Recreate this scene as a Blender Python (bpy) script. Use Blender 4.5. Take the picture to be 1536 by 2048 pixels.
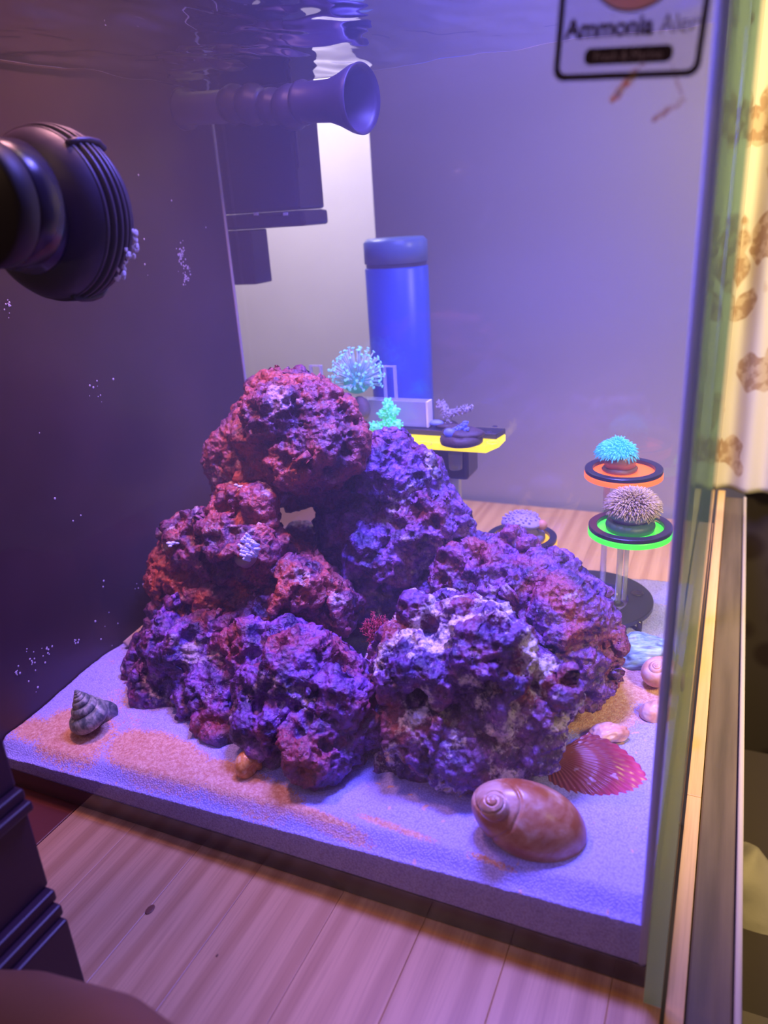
import bpy, bmesh, math, random
import numpy as np
from mathutils import Vector, Matrix

# ---------------------------------------------------------------- camera, world, lights, exposure
S = bpy.context.scene
COL = S.collection
for o in list(bpy.data.objects):
    bpy.data.objects.remove(o)
# camera axes expressed from the tank frame (X right along the front pane, Y into the tank, Z up)
F = 1540.0
ax = Vector((3574, 369, -1540)).normalized()
ay = Vector((732, -649, 1540)); ay = (ay - ay.dot(ax)*ax).normalized()
az = ax.cross(ay) * 1.0
if az.y > 0: az = -az
CAM = Vector((0, 0, .36))
right = Vector((ax.x, ay.x, az.x)); down = Vector((ax.y, ay.y, az.y)); fwd = Vector((ax.z, ay.z, az.z))
cd = bpy.data.cameras.new('camera'); cam = bpy.data.objects.new('camera', cd); COL.objects.link(cam)
M = Matrix((right, -down, -fwd)).transposed().to_4x4(); M.translation = CAM
cam.matrix_world = M
cd.sensor_fit = 'VERTICAL'; cd.sensor_height = 36; cd.sensor_width = 27
cd.lens = F/2048*36; cd.clip_start = .01
cd.dof.use_dof = True; cd.dof.focus_distance = .52; cd.dof.aperture_fstop = 7
S.camera = cam

w = bpy.data.worlds.new('world'); S.world = w; w.use_nodes = True
w.node_tree.nodes['Background'].inputs[0].default_value = (1, .62, .60, 1)
w.node_tree.nodes['Background'].inputs[1].default_value = .055
S.view_settings.view_transform = 'Standard'; S.view_settings.look = 'None'
S.view_settings.gamma = 1; S.view_settings.use_curve_mapping = False
S.view_settings.exposure = 0.0
S.cycles.transparent_max_bounces = 32
S.cycles.max_bounces = 8

def area(name, loc, target, size, power, color, sy=None, spread=180):
    l = bpy.data.lights.new(name, 'AREA'); l.energy = power; l.color = color
    l.spread = math.radians(spread); l.shape = 'RECTANGLE'; l.size = size; l.size_y = sy or size
    o = bpy.data.objects.new(name, l); COL.objects.link(o); o.location = loc
    o.rotation_euler = (Vector(target)-Vector(loc)).to_track_quat('-Z', 'Y').to_euler()
    return o
# the reef lamp over the tank: a blue-violet bar and its redder end cluster
area('reef_lamp_blue', (-.13, .48, .64), (-.14, .50, 0), .16, 6.2, (.17, .145, 1), .08, 108)
area('reef_lamp_violet', (-.37, .40, .64), (-.35, .43, 0), .07, .75, (1, .42, .50), .07, 85)
# warm room lamp shining on the curtain, room ceiling lamps, then added fill lights
area('curtain_lamp', (.30, .62, .60), (.10, 1.05, .34), .14, 2.2, (1, .80, .42), None, 120)
area('room_lamp', (-.55, -.75, 1.3), (-.2, .3, .1), .5, 2.6, (1, .56, .36))
area('room_lamp_behind', (-.15, .70, 1.25), (-.2, .88, 0), .25, 1.8, (1, .74, .55))
area('panel_fill_blue', (-.15, .58, .60), (-.12, .93, .02), .10, .5, (.16, .16, 1), .05, 80)  # added blue fill that tints the lower part of the rear panel
area('strip_fill_warm', (.30, .25, .45), (.03, .62, 0), .10, .8, (1, .78, .34), None, 60)  # added warm fill for the bamboo strip and dark board
area('wall_fill_light', (-.75, 1.0, .9), (-.62, 1.3, .35), .2, 7.0, (.90, .80, 1), None, 140)  # unseen fill added to brighten the back wall at the left

def ray(u, v):
    a, b = u-768, v-1024
    return right*a + down*b + fwd*F
def onY(u, v, Y):
    d = ray(u, v); t = Y/d.y; return CAM + d*t, t
def onZ(u, v, z):
    d = ray(u, v); t = (z-CAM.z)/d.z; return CAM + d*t, t

# ---------------------------------------------------------------- noise (numpy)
def _h(ix, iy, iz, s):
    h = (ix.astype(np.uint32)*np.uint32(73856093)) ^ (iy.astype(np.uint32)*np.uint32(19349663)) ^ (iz.astype(np.uint32)*np.uint32(83492791)) ^ np.uint32((s*2654435761) & 0xffffffff)
    h ^= h >> np.uint32(13); h = h*np.uint32(1274126177); h ^= h >> np.uint32(16); h = h*np.uint32(2246822519); h ^= h >> np.uint32(13)
    return (h & np.uint32(0xffffff)).astype(np.float64)/0xffffff
def vnoise(P, sc, seed=0):
    Q = P/sc + 1000.37; I = np.floor(Q).astype(np.int64); f = Q-I; f = f*f*f*(f*(f*6-15)+10)
    r = 0
    for a in (0, 1):
        for b in (0, 1):
            for c in (0, 1):
                wgt = (f[:, 0] if a else 1-f[:, 0])*(f[:, 1] if b else 1-f[:, 1])*(f[:, 2] if c else 1-f[:, 2])
                r = r + wgt*_h(I[:, 0]+a, I[:, 1]+b, I[:, 2]+c, seed)
    return r*2-1
def fbm(P, sc, n=4, seed=0, g=.5):
    a, r, tot = 1, 0, 0
    for k in range(n):
        r = r + a*vnoise(P, sc, seed+k*7); tot += a; a *= g; sc *= .5
    return r/tot
def ridged(P, sc, n=3, seed=0):
    a, r, tot = 1, 0, 0
    for k in range(n):
        r = r + a*(1-2*np.abs(vnoise(P, sc, seed+k*5))); tot += a; a *= .55; sc *= .5
    return r/tot
def worley(P, sc, seed=0):
    Q = P/sc + 500.5; I = np.floor(Q).astype(np.int64); best = np.full(len(P), 9.)
    for a in (-1, 0, 1):
        for b in (-1, 0, 1):
            for c in (-1, 0, 1):
                J = I+np.array([a, b, c]); x, y, z = J.T
                D = (x+_h(x, y, z, seed)-Q[:, 0])**2+(y+_h(x, y, z, seed+1)-Q[:, 1])**2+(z+_h(x, y, z, seed+2)-Q[:, 2])**2
                best = np.minimum(best, D)
    return np.sqrt(best)

# ---------------------------------------------------------------- materials
def newmat(name):
    m = bpy.data.materials.new(name); m.use_nodes = True
    return m, m.node_tree, m.node_tree.nodes['Principled BSDF']
def mat(name, color, rough=.5, metal=0, emit=None, es=0, spec=.5, bump=0, bscale=200, trans=0, coat=0, sss=0):
    m, nt, p = newmat(name)
    p.inputs['Base Color'].default_value = (*color, 1); p.inputs['Roughness'].default_value = rough
    p.inputs['Metallic'].default_value = metal; p.inputs['Specular IOR Level'].default_value = spec
    p.inputs['Coat Weight'].default_value = coat
    if emit: p.inputs['Emission Color'].default_value = (*emit, 1); p.inputs['Emission Strength'].default_value = es
    if bump:
        n = nt.nodes.new('ShaderNodeTexNoise'); n.inputs['Scale'].default_value = bscale; n.inputs['Detail'].default_value = 4
        tc = nt.nodes.new('ShaderNodeTexCoord'); nt.links.new(tc.outputs['Object'], n.inputs['Vector'])
        b = nt.nodes.new('ShaderNodeBump'); b.inputs['Strength'].default_value = bump; b.inputs['Distance'].default_value = .001
        nt.links.new(n.outputs[0], b.inputs['Height']); nt.links.new(b.outputs[0], p.inputs['Normal'])
    return m
class G:
    """tiny node-graph helper"""
    def __init__(s, name):
        s.m, s.nt, s.p = newmat(name); s.tc = s.nt.nodes.new('ShaderNodeTexCoord').outputs['Object']
    def n(s, t, **kw):
        x = s.nt.nodes.new(t)
        for k, v in kw.items():
            if k.startswith('_'): setattr(x, k[1:], v)
            else:
                i = x.inputs[k.replace('.', ' ')]
                if hasattr(v, 'is_output') or isinstance(v, bpy.types.NodeSocket): s.nt.links.new(v, i)
                else: i.default_value = v
        return x
    def L(s, a, b): s.nt.links.new(a, b)
    def noise(s, scale, detail=4, vec=None, rough=.5, dist=0):
        x = s.n('ShaderNodeTexNoise'); x.inputs['Scale'].default_value = scale; x.inputs['Detail'].default_value = detail
        x.inputs['Roughness'].default_value = rough; x.inputs['Distortion'].default_value = dist
        s.L(vec or s.tc, x.inputs['Vector']); return x.outputs[0]
    def ramp(s, fac, stops, interp='LINEAR'):
        r = s.nt.nodes.new('ShaderNodeValToRGB'); e = r.color_ramp.elements; r.color_ramp.interpolation = interp
        while len(e) < len(stops): e.new(.5)
        for i, (p, c) in enumerate(stops):
            e[i].position = p; e[i].color = (*c, 1) if len(c) == 3 else c
        s.L(fac, r.inputs[0]); return r.outputs[0]
    def mix(s, fac, a, b):
        x = s.nt.nodes.new('ShaderNodeMix'); x.data_type = 'RGBA'
        for i, v in ((0, fac), (6, a), (7, b)):
            if isinstance(v, bpy.types.NodeSocket): s.L(v, x.inputs[i])
            else: x.inputs[i].default_value = (*v, 1) if isinstance(v, tuple) else v
        return x.outputs[2]
    def map(s, scale=(1, 1, 1), rot=(0, 0, 0), loc=(0, 0, 0)):
        x = s.nt.nodes.new('ShaderNodeMapping'); x.inputs['Scale'].default_value = scale; x.inputs['Rotation'].default_value = rot; x.inputs['Location'].default_value = loc
        s.L(s.tc, x.inputs['Vector']); return x.outputs[0]
    def bump(s, h, strength, dist):
        b = s.nt.nodes.new('ShaderNodeBump'); b.inputs['Strength'].default_value = strength; b.inputs['Distance'].default_value = dist
        s.L(h, b.inputs['Height']); s.L(b.outputs[0], s.p.inputs['Normal'])
B3 = lambda x: (x, x, x)

def glass_mat(name, tint=(1, 1, 1), f0=1.5, body=0, bodycol=(1, 1, 1), rough=0.0):
    m = bpy.data.materials.new(name); m.use_nodes = True; nt = m.node_tree; nt.nodes.clear()
    out = nt.nodes.new('ShaderNodeOutputMaterial'); tr = nt.nodes.new('ShaderNodeBsdfTransparent'); gl = nt.nodes.new('ShaderNodeBsdfGlossy')
    gl.inputs['Roughness'].default_value = rough; tr.inputs[0].default_value = (*tint, 1)
    lw = nt.nodes.new('ShaderNodeLayerWeight'); 
    pw = nt.nodes.new('ShaderNodeMath'); pw.operation = 'POWER'; pw.inputs[1].default_value = 5
    mu = nt.nodes.new('ShaderNodeMath'); mu.operation = 'MULTIPLY_ADD'; mu.inputs[1].default_value = .9; mu.inputs[2].default_value = (f0-1)**2/(f0+1)**2
    lw.inputs[0].default_value = .5
    nt.links.new(lw.outputs['Facing'], pw.inputs[0]); nt.links.new(pw.outputs[0], mu.inputs[0])
    mx = nt.nodes.new('ShaderNodeMixShader'); nt.links.new(mu.outputs[0], mx.inputs[0]); 
    src = tr.outputs[0]
    if body:
        df = nt.nodes.new('ShaderNodeBsdfDiffuse'); df.inputs[0].default_value = (*bodycol, 1)
        m2 = nt.nodes.new('ShaderNodeMixShader'); m2.inputs[0].default_value = body
        nt.links.new(tr.outputs[0], m2.inputs[1]); nt.links.new(df.outputs[0], m2.inputs[2]); src = m2.outputs[0]
    nt.links.new(src, mx.inputs[1]); nt.links.new(gl.outputs[0], mx.inputs[2]); nt.links.new(mx.outputs[0], out.inputs[0])
    return m

def water_mat():
    m = bpy.data.materials.new('water'); m.use_nodes = True; nt = m.node_tree; nt.nodes.clear()
    out = nt.nodes.new('ShaderNodeOutputMaterial'); tr = nt.nodes.new('ShaderNodeBsdfTransparent'); gl = nt.nodes.new('ShaderNodeBsdfGlossy')
    gl.inputs['Roughness'].default_value = .02; gl.inputs[0].default_value = (.8, .8, .95, 1)
    fr = nt.nodes.new('ShaderNodeFresnel'); fr.inputs[0].default_value = 1.33
    ge = nt.nodes.new('ShaderNodeNewGeometry'); sp = nt.nodes.new('ShaderNodeSeparateXYZ'); nt.links.new(ge.outputs['True Normal'], sp.inputs[0])
    ab = nt.nodes.new('ShaderNodeMath'); ab.operation = 'ABSOLUTE'; nt.links.new(sp.outputs[2], ab.inputs[0])
    gt = nt.nodes.new('ShaderNodeMath'); gt.operation = 'GREATER_THAN'; gt.inputs[1].default_value = .5; nt.links.new(ab.outputs[0], gt.inputs[0])
    mu = nt.nodes.new('ShaderNodeMath'); mu.operation = 'MULTIPLY'; nt.links.new(fr.outputs[0], mu.inputs[0]); nt.links.new(gt.outputs[0], mu.inputs[1])
    mx = nt.nodes.new('ShaderNodeMixShader'); nt.links.new(mu.outputs[0], mx.inputs[0]); nt.links.new(tr.outputs[0], mx.inputs[1]); nt.links.new(gl.outputs[0], mx.inputs[2])
    nt.links.new(mx.outputs[0], out.inputs[0])
    vs = nt.nodes.new('ShaderNodeVolumeScatter'); vs.inputs['Color'].default_value = (.93, .9, 1, 1); vs.inputs['Density'].default_value = WATER_DENSITY
    nt.links.new(vs.outputs[0], out.inputs['Volume'])
    return m
WATER_DENSITY = .26

# ---------------------------------------------------------------- mesh helpers
def link(name, me, m, parent=None, smooth=False):
    me.materials.clear() if False else None
    if m is not None: me.materials.append(m)
    if smooth:
        for p in me.polygons: p.use_smooth = True
    o = bpy.data.objects.new(name, me); COL.objects.link(o)
    if parent: o.parent = parent
    return o
def obj(name, bm, m, parent=None, smooth=False):
    me = bpy.data.meshes.new(name); bm.normal_update(); bm.to_mesh(me); bm.free()
    return link(name, me, m, parent, smooth)
def tag(o, label=None, cat=None, group=None, kind=None):
    if label: o['label'] = label
    if cat: o['category'] = cat
    if group: o['group'] = group
    if kind: o['kind'] = kind
    return o
def empty(name, loc, label=None, cat=None, group=None, rot=(0, 0, 0)):
    o = bpy.data.objects.new(name, None); COL.objects.link(o); o.location = loc; o.rotation_euler = rot; o.empty_display_size = .02
    return tag(o, label, cat, group)
def box(bm, lo, hi, bev=0):
    lo, hi = Vector(lo), Vector(hi)
    r = bmesh.ops.create_cube(bm, size=1); vs = r['verts']
    bmesh.ops.scale(bm, vec=hi-lo, verts=vs); bmesh.ops.translate(bm, vec=(lo+hi)/2, verts=vs)
    if bev:
        es = list({e for v in vs for e in v.link_edges})
        bmesh.ops.bevel(bm, geom=es, offset=bev, segments=2, affect='EDGES', profile=.5)
def boxo(name, lo, hi, m, parent=None, bev=0):
    bm = bmesh.new(); box(bm, lo, hi, bev); return obj(name, bm, m, parent)
def tube(bm, pts, rads, seg=10, cap=True):
    pts = [Vector(p) for p in pts]
    if not hasattr(rads, '__len__'): rads = [rads]*len(pts)
    rings = []; ref = None
    for i, p in enumerate(pts):
        t = (pts[min(i+1, len(pts)-1)]-pts[max(i-1, 0)]).normalized()
        if ref is None: ref = t.orthogonal().normalized()
        ref = (ref - t*ref.dot(t)).normalized(); b = t.cross(ref)
        rings.append([bm.verts.new(p+(ref*math.cos(2*math.pi*k/seg)+b*math.sin(2*math.pi*k/seg))*rads[i]) for k in range(seg)])
    for a, b_ in zip(rings, rings[1:]):
        for k in range(seg): bm.faces.new((a[k], a[(k+1) % seg], b_[(k+1) % seg], b_[k]))
    if cap:
        bm.faces.new(rings[0][::-1]); bm.faces.new(rings[-1])
def lathe(bm, prof, seg=48, mtx=None):
    """prof: list of (r, h) about local Z"""
    rings = []
    for r, h in prof:
        if r < 1e-6: rings.append([bm.verts.new((0, 0, h))])
        else: rings.append([bm.verts.new((r*math.cos(2*math.pi*k/seg), r*math.sin(2*math.pi*k/seg), h)) for k in range(seg)])
    for a, b in zip(rings, rings[1:]):
        for k in range(seg):
            k2 = (k+1) % seg
            if len(a) == 1 and len(b) == 1: continue
            if len(a) == 1: bm.faces.new((a[0], b[k2], b[k]))
            elif len(b) == 1: bm.faces.new((a[k], a[k2], b[0]))
            else: bm.faces.new((a[k], a[k2], b[k2], b[k]))
    vs = [v for r in rings for v in r]
    if mtx: bmesh.ops.transform(bm, matrix=mtx, verts=vs)
    return vs
def ball(bm, c, r, sub=2, sc=(1, 1, 1)):
    rr = bmesh.ops.create_icosphere(bm, subdivisions=sub, radius=1)
    for v in rr['verts']: v.co = Vector((v.co.x*r*sc[0], v.co.y*r*sc[1], v.co.z*r*sc[2]))+Vector(c)
    return rr['verts']
def frame(origin, z, x=None):
    z = Vector(z).normalized(); x = Vector(x or z.orthogonal()); x = (x-z*x.dot(z)).normalized(); y = z.cross(x)
    m = Matrix((x, y, z)).transposed().to_4x4(); m.translation = Vector(origin); return m
def npmesh(name, V, Fc):
    me = bpy.data.meshes.new(name); me.from_pydata([tuple(v) for v in V], [], Fc); me.update(); return me
def getV(me):
    a = np.empty(len(me.vertices)*3); me.vertices.foreach_get('co', a); return a.reshape(-1, 3)
def getN(me):
    a = np.empty(len(me.vertices)*3); me.vertices.foreach_get('normal', a); return a.reshape(-1, 3)
def setV(me, V):
    me.vertices.foreach_set('co', V.ravel()); me.update()
def remeshed(bm, voxel, smooth_it=6, name='tmp'):
    me = bpy.data.meshes.new(name); bm.to_mesh(me); bm.free()
    o = bpy.data.objects.new(name, me); COL.objects.link(o)
    r = o.modifiers.new('r', 'REMESH'); r.mode = 'VOXEL'; r.voxel_size = voxel
    if smooth_it:
        s = o.modifiers.new('s', 'SMOOTH'); s.iterations = smooth_it; s.factor = .5
    dg = bpy.context.evaluated_depsgraph_get(); res = bpy.data.meshes.new_from_object(o.evaluated_get(dg))
    bpy.data.objects.remove(o); bpy.data.meshes.remove(me)
    res.materials.clear(); return res

# ---------------------------------------------------------------- dimensions
XL, XR, YF, YB, ZW, ZT = -.445, -.010, .285, .645, .466, .52
TH = .007; BASE = .0145

# ================================================================ SETTING
GRAIN_SEED = [0]
def pine_mat(name, c1, c2, rough=.42):
    g = G(name)
    inf = g.nt.nodes.new('ShaderNodeObjectInfo')
    ad = g.nt.nodes.new('ShaderNodeVectorMath'); ad.operation = 'MULTIPLY_ADD'
    cmb = g.nt.nodes.new('ShaderNodeCombineXYZ'); g.L(inf.outputs['Random'], cmb.inputs[0]); g.L(inf.outputs['Random'], cmb.inputs[1]); g.L(inf.outputs['Random'], cmb.inputs[2])
    g.L(cmb.outputs[0], ad.inputs[0]); ad.inputs[1].default_value = (3.1, 7.7, 1.3); g.L(g.tc, ad.inputs[2])
    mp = g.nt.nodes.new('ShaderNodeMapping'); mp.inputs['Scale'].default_value = (1, .10, 1); g.L(ad.outputs[0], mp.inputs[0])
    wv = g.nt.nodes.new('ShaderNodeTexWave'); wv.wave_type = 'BANDS'; wv.bands_direction = 'X'; wv.inputs['Scale'].default_value = 9
    wv.inputs['Distortion'].default_value = 5; wv.inputs['Detail'].default_value = 1.0; wv.inputs['Detail Scale'].default_value = .8
    g.L(mp.outputs[0], wv.inputs['Vector'])
    wide = g.ramp(wv.outputs['Fac'], [(.0, tuple(.6*a+.4*b for a, b in zip(c2, c1))), (.22, c1), (.72, c1), (1, tuple(.6*a+.4*b for a, b in zip(c1, c2)))])
    mp2 = g.nt.nodes.new('ShaderNodeMapping'); mp2.inputs['Scale'].default_value = (1, .03, 1); g.L(ad.outputs[0], mp2.inputs[0])
    fine = g.noise(700, 3, mp2.outputs[0])
    col = g.mix(g.ramp(fine, [(.45, B3(0)), (.75, B3(.35))]), wide, tuple(.8*x for x in c2))
    g.L(col, g.p.inputs['Base Color']); g.p.inputs['Roughness'].default_value = rough
    g.bump(fine, .15, .0003)
    return g.m
M_pine = pine_mat('pine', (.70, .39, .17), (.45, .20, .07))
# table of glued staves
table = empty('table', (-.19, .48, 0), 'pale pine tabletop of glued staves under and behind the aquarium', 'table')
rnd = random.Random(4)
x = -.373; widths = [.048, .052, .044, .055, .05, .047, .052, .0235]
for wd in widths:
    b = bmesh.new(); box(b, (-wd/2+.00006, -.44, -.022), (wd/2-.00006, .425, 0), .0004)
    o = obj('plank', b, M_pine, table); o.location = (x+wd/2+.19, 0, -rnd.random()*.00015); x += wd
# pine knots
M_knot = mat('knot', (.20, .07, .03), .5)
for u, v, r, in ((300, 1819, .0022), (434, 1911, .0006), (1355, 1093, .0032)):
    p, t = onZ(u, v, .0002); b = bmesh.new(); ball(b, (0, 0, 0), r, 2, (1, 1.6, .07)); o = obj('knot', b, M_knot, table, True); o.location = p-table.location
M_dark_red = mat('dark_red_wood', (.16, .035, .025), .4, bump=.3, bscale=80)
tag(boxo('side_table', (-.80, -.05, -.03), (-.3745, .95, -.001), M_dark_red, bev=.001), 'dark reddish-brown table surface at the left end of the pine boards', 'table')
# edging strip in two lengths
M_bam = pine_mat('bamboo', (.88, .56, .20), (.70, .38, .10), .35)
strip = empty('edging_strip', (.0045, .5, 0), 'narrow yellow bamboo strip along the right side of the tank', 'wood strip')
jy = onZ(1380, 1590, .002)[0].y
for a, c in ((.02, jy-.0002), (jy+.0002, 1.015)):
    b = bmesh.new(); box(b, (-.0042, a-.5, -.02), (.0042, c-.5, .002), .0004); obj('strip_piece', b, M_bam, strip)
M_black_wood = mat('dark_stained_wood', (.075, .058, .04), .38, bump=.6, bscale=60)
g = G('dark_board'); n1 = g.noise(120, 5, g.map((1, .06, 1))); col = g.ramp(n1, [(.3, (.085, .062, .030)), (.7, (.17, .125, .06))])
g.L(col, g.p.inputs['Base Color']); g.p.inputs['Roughness'].default_value = .35; g.bump(n1, .5, .0006); M_board = g.m
bd = tag(boxo('window_board', (.0092, .02, -.03), (.0295, 1.0, -.001), M_board, bev=.0012), 'dark stained wooden board running beside the bamboo strip', 'board')
tag(boxo('board_edge_rail', (.0300, .02, -.03), (.0335, 1.0, .0015), mat('pale_rail', (.55, .47, .30), .4), bev=.0012), 'thin pale rail on the outer edge of the dark board', 'rail')

# walls and floor
g = G('wall_paint'); n1 = g.noise(6, 3); g.L(g.ramp(n1, [(.3, (.62, .56, .55)), (.7, (.68, .62, .60))]), g.p.inputs['Base Color']); g.p.inputs['Roughness'].default_value = .7; M_wall = g.m
tag(boxo('wall_back', (-2.2, 1.30, -.8), (1.2, 1.36, 1.8), M_wall), kind='structure')
tag(boxo('floor', (-2.2, -1.2, -.86), (1.2, 1.36, -.80), mat('floor_dark', (.10, .07, .05), .6)), kind='structure')
M_cab = mat('grey_panel', (.33, .29, .30), .24, spec=.6, bump=.05, bscale=20)
tag(boxo('tall_panel', (-.415, .915, -.10), (-.016, .945, 1.0), M_cab, bev=.002), 'tall smooth grey panel standing behind the tank and the table', 'panel')
# dark lower wall right
g = G('dark_wallpaper'); vr = g.nt.nodes.new('ShaderNodeTexVoronoi'); vr.inputs['Scale'].default_value = 16; g.L(g.tc, vr.inputs['Vector'])
g.L(g.ramp(vr.outputs['Distance'], [(.25, (.03, .014, .010)), (.4, (.065, .045, .032))]), g.p.inputs['Base Color']); g.p.inputs['Roughness'].default_value = .8
tag(boxo('wall_right', (.034, 1.06, -.8), (.9, 1.09, 1.2), g.m), kind='structure')

# ================================================================ CURTAIN
def curtain():
    nx, nz = 150, 120; V = []; Fc = []
    x0, x1, z0, z1 = -.060, .28, .000, 1.0
    for i in range(nx+1):
        for k in range(nz+1):
            X = x0+(x1-x0)*i/nx; Z = z0+(z1-z0)*k/nz
            y = 1.02+.007*math.sin(X*150+.6*math.sin(Z*5))+.004*math.sin(X*61+1+Z*2)
            V.append((X, y, Z))
    for i in range(nx):
        for k in range(nz):
            a = i*(nz+1)+k; Fc.append((a, a+nz+1, a+nz+2, a+1))
    g = G('curtain_cloth')
    vr = g.nt.nodes.new('ShaderNodeTexVoronoi'); vr.inputs['Scale'].default_value = 17; vr.inputs['Randomness'].default_value = .9; vr.feature = 'F1'
    dn = g.noise(14, 2, rough=.6); dv = g.nt.nodes.new('ShaderNodeVectorMath'); dv.operation = 'MULTIPLY_ADD'
    cb = g.nt.nodes.new('ShaderNodeCombineXYZ'); g.L(dn, cb.inputs[0]); g.L(dn, cb.inputs[2]); g.L(cb.outputs[0], dv.inputs[0]); dv.inputs[1].default_value = (.09, 0, .12); g.L(g.tc, dv.inputs[2])
    g.L(dv.outputs[0], vr.inputs['Vector'])
    leaf = g.ramp(vr.outputs['Distance'], [(.40, B3(1)), (.44, B3(0))])
    vein = g.noise(90, 2); pat = g.mix(g.ramp(vein, [(.42, B3(0)), (.55, B3(1))]), (.72, .56, .36), (.52, .34, .20))
    col = g.mix(leaf, (.88, .80, .62), pat)
    g.L(col, g.p.inputs['Base Color']); g.p.inputs['Roughness'].default_value = .9
    o = link('curtain', npmesh('curtain', V, Fc), g.m, None, True)
    so = o.modifiers.new('thick', 'SOLIDIFY'); so.thickness = .0012
    tag(o, 'pale yellow curtain with brown leaf print hanging at the right behind the tank', 'curtain')
curtain()

# pale folded cloth and paper lying lower at the right edge
bm = bmesh.new(); tube(bm, [onY(1478, 1555, .60)[0]+Vector((.0, .03, -.12)), onY(1510, 1590, .62)[0]+Vector((.02, .0, -.14)), onY(1560, 1650, .62)[0]+Vector((.05, -.02, -.16))], [.03, .04, .05], 16)
me = remeshed(bm, .004, 8); V = getV(me); N = getN(me); setV(me, V+N*(.004*fbm(V, .03, 3, 5))[:, None])
tag(link('cloth', me, mat('beige_cloth', (.42, .36, .27), .9, bump=.6, bscale=90), None, True), 'beige rolled cloth low down beyond the dark board', 'cloth')
tag(boxo('paper_sheet', (.05, .15, -.262), (.26, .50, -.26), mat('grey_paper', (.20, .16, .14), .7)), 'grey paper sheet lying low beyond the dark board', 'paper')
tag(boxo('shelf', (.04, -.1, -.30), (.6, .85, -.265), mat('shelf_dark', (.07, .05, .04), .6)), 'dark low shelf beside the table holding the paper and cloth', 'shelf')

# ================================================================ AQUARIUM
M_glass = glass_mat('glass', (.985, 1, .99), 1.5)
M_edge = glass_mat('green_glass_edge', (.80, 1, .90), 1.5, .40, (.66, 1, .80), .15)
g = G('black_acrylic'); n1 = g.noise(9, 4); n2 = g.noise(60, 4)
g.L(g.ramp(n1, [(.3, (.022, .012, .018)), (.75, (.052, .030, .038))]), g.p.inputs['Base Color']); g.p.inputs['Roughness'].default_value = .42; g.bump(n2, .15, .0008); M_blackpanel = g.m
tank = empty('aquarium', ((XL+XR)/2, (YF+YB)/2, 0), 'clear glass aquarium with a black left side standing on the pine table', 'aquarium')
TL = Vector(tank.location)
def tb(name, lo, hi, m, bev=0): 
    return boxo(name, Vector(lo)-TL, Vector(hi)-TL, m, tank, bev)
tb('front_pane', (XL-.006, YF-TH, .0005), (XR+.0002, YF, ZT), M_glass)
tb('back_pane', (XL, YB, .0005), (XR+.0002, YB+TH, ZT), M_glass)
sp = tb('side_pane', (XR+.0004, YF-TH, .0005), (XR+.0084, YB+TH, ZT), M_glass)
b = bmesh.new(); box(b, Vector((XR+.0004, YF-TH-.0006, .0005))-TL, Vector((XR+.0084, YF-TH-.0001, ZT))-TL)
e = obj('ground_edge', b, M_edge, sp); tag(e, 'green ground edge of the side pane')
tb('side_panel', (XL-.006, YF, .0005), (XL, YB, ZT), M_blackpanel)
base = tb('base_pane', (XL, YF+.0001, .0006), (XR, YB-.0001, BASE), mat('base_black', (.02, .018, .035), .2))
M_seam = mat('silicone', (.60, .62, .85), .35)
bm = bmesh.new(); tube(bm, [Vector((XR-.0022, YF+.0024, BASE))-TL, Vector((XR-.0022, YF+.0024, ZT))-TL], .0022, 8); o = obj('silicone_seam', bm, M_seam, tank, True)
bm = bmesh.new(); tube(bm, [Vector((XR-.0012, YB-.0014, BASE))-TL, Vector((XR-.0012, YB-.0014, ZT))-TL], .0016, 8); o = obj('silicone_seam', bm, M_seam, tank, True)
bm = bmesh.new(); tube(bm, [Vector((XL+.0008, YB-.001, BASE))-TL, Vector((XL+.0008, YB-.001, ZT))-TL], .0014, 8); o = obj('silicone_seam', bm, M_seam, tank, True)
# crusty specks on the black side panel
bm = bmesh.new(); rnd = random.Random(8)
def speck(u, v, r, n=7, stretch=1):
    for _ in range(n):
        d = ray(u+rnd.gauss(0, r), v+rnd.gauss(0, r*stretch)); t = (XL+.0004)/d.x; p = CAM+d*t
        if YF+.003 < p.y < YB-.004 and p.z < ZW-.003:
            ball(bm, p-TL, rnd.uniform(.0004, .0011), 1, (.4, 1, 1))
speck(16, 605, 4, 9, 3); speck(362, 510, 3.5, 46, 4.5); speck(373, 550, 3.5, 30, 3); speck(195, 780, 10, 9, 1.6); speck(88, 1310, 9, 12, 1.4); speck(62, 1322, 5, 8, 2); speck(35, 1340, 5, 8)
speck(155, 1283, 4, 6); speck(60, 1395, 25, 9); speck(225, 1245, 30, 8); speck(280, 1185, 12, 4); speck(330, 470, 60, 6); speck(120, 900, 90, 4)
tag(obj('specks', bm, mat('speck_white', (.55, .50, .62), .6), tank), 'pale crusty specks on the black side', kind='stuff')

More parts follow.
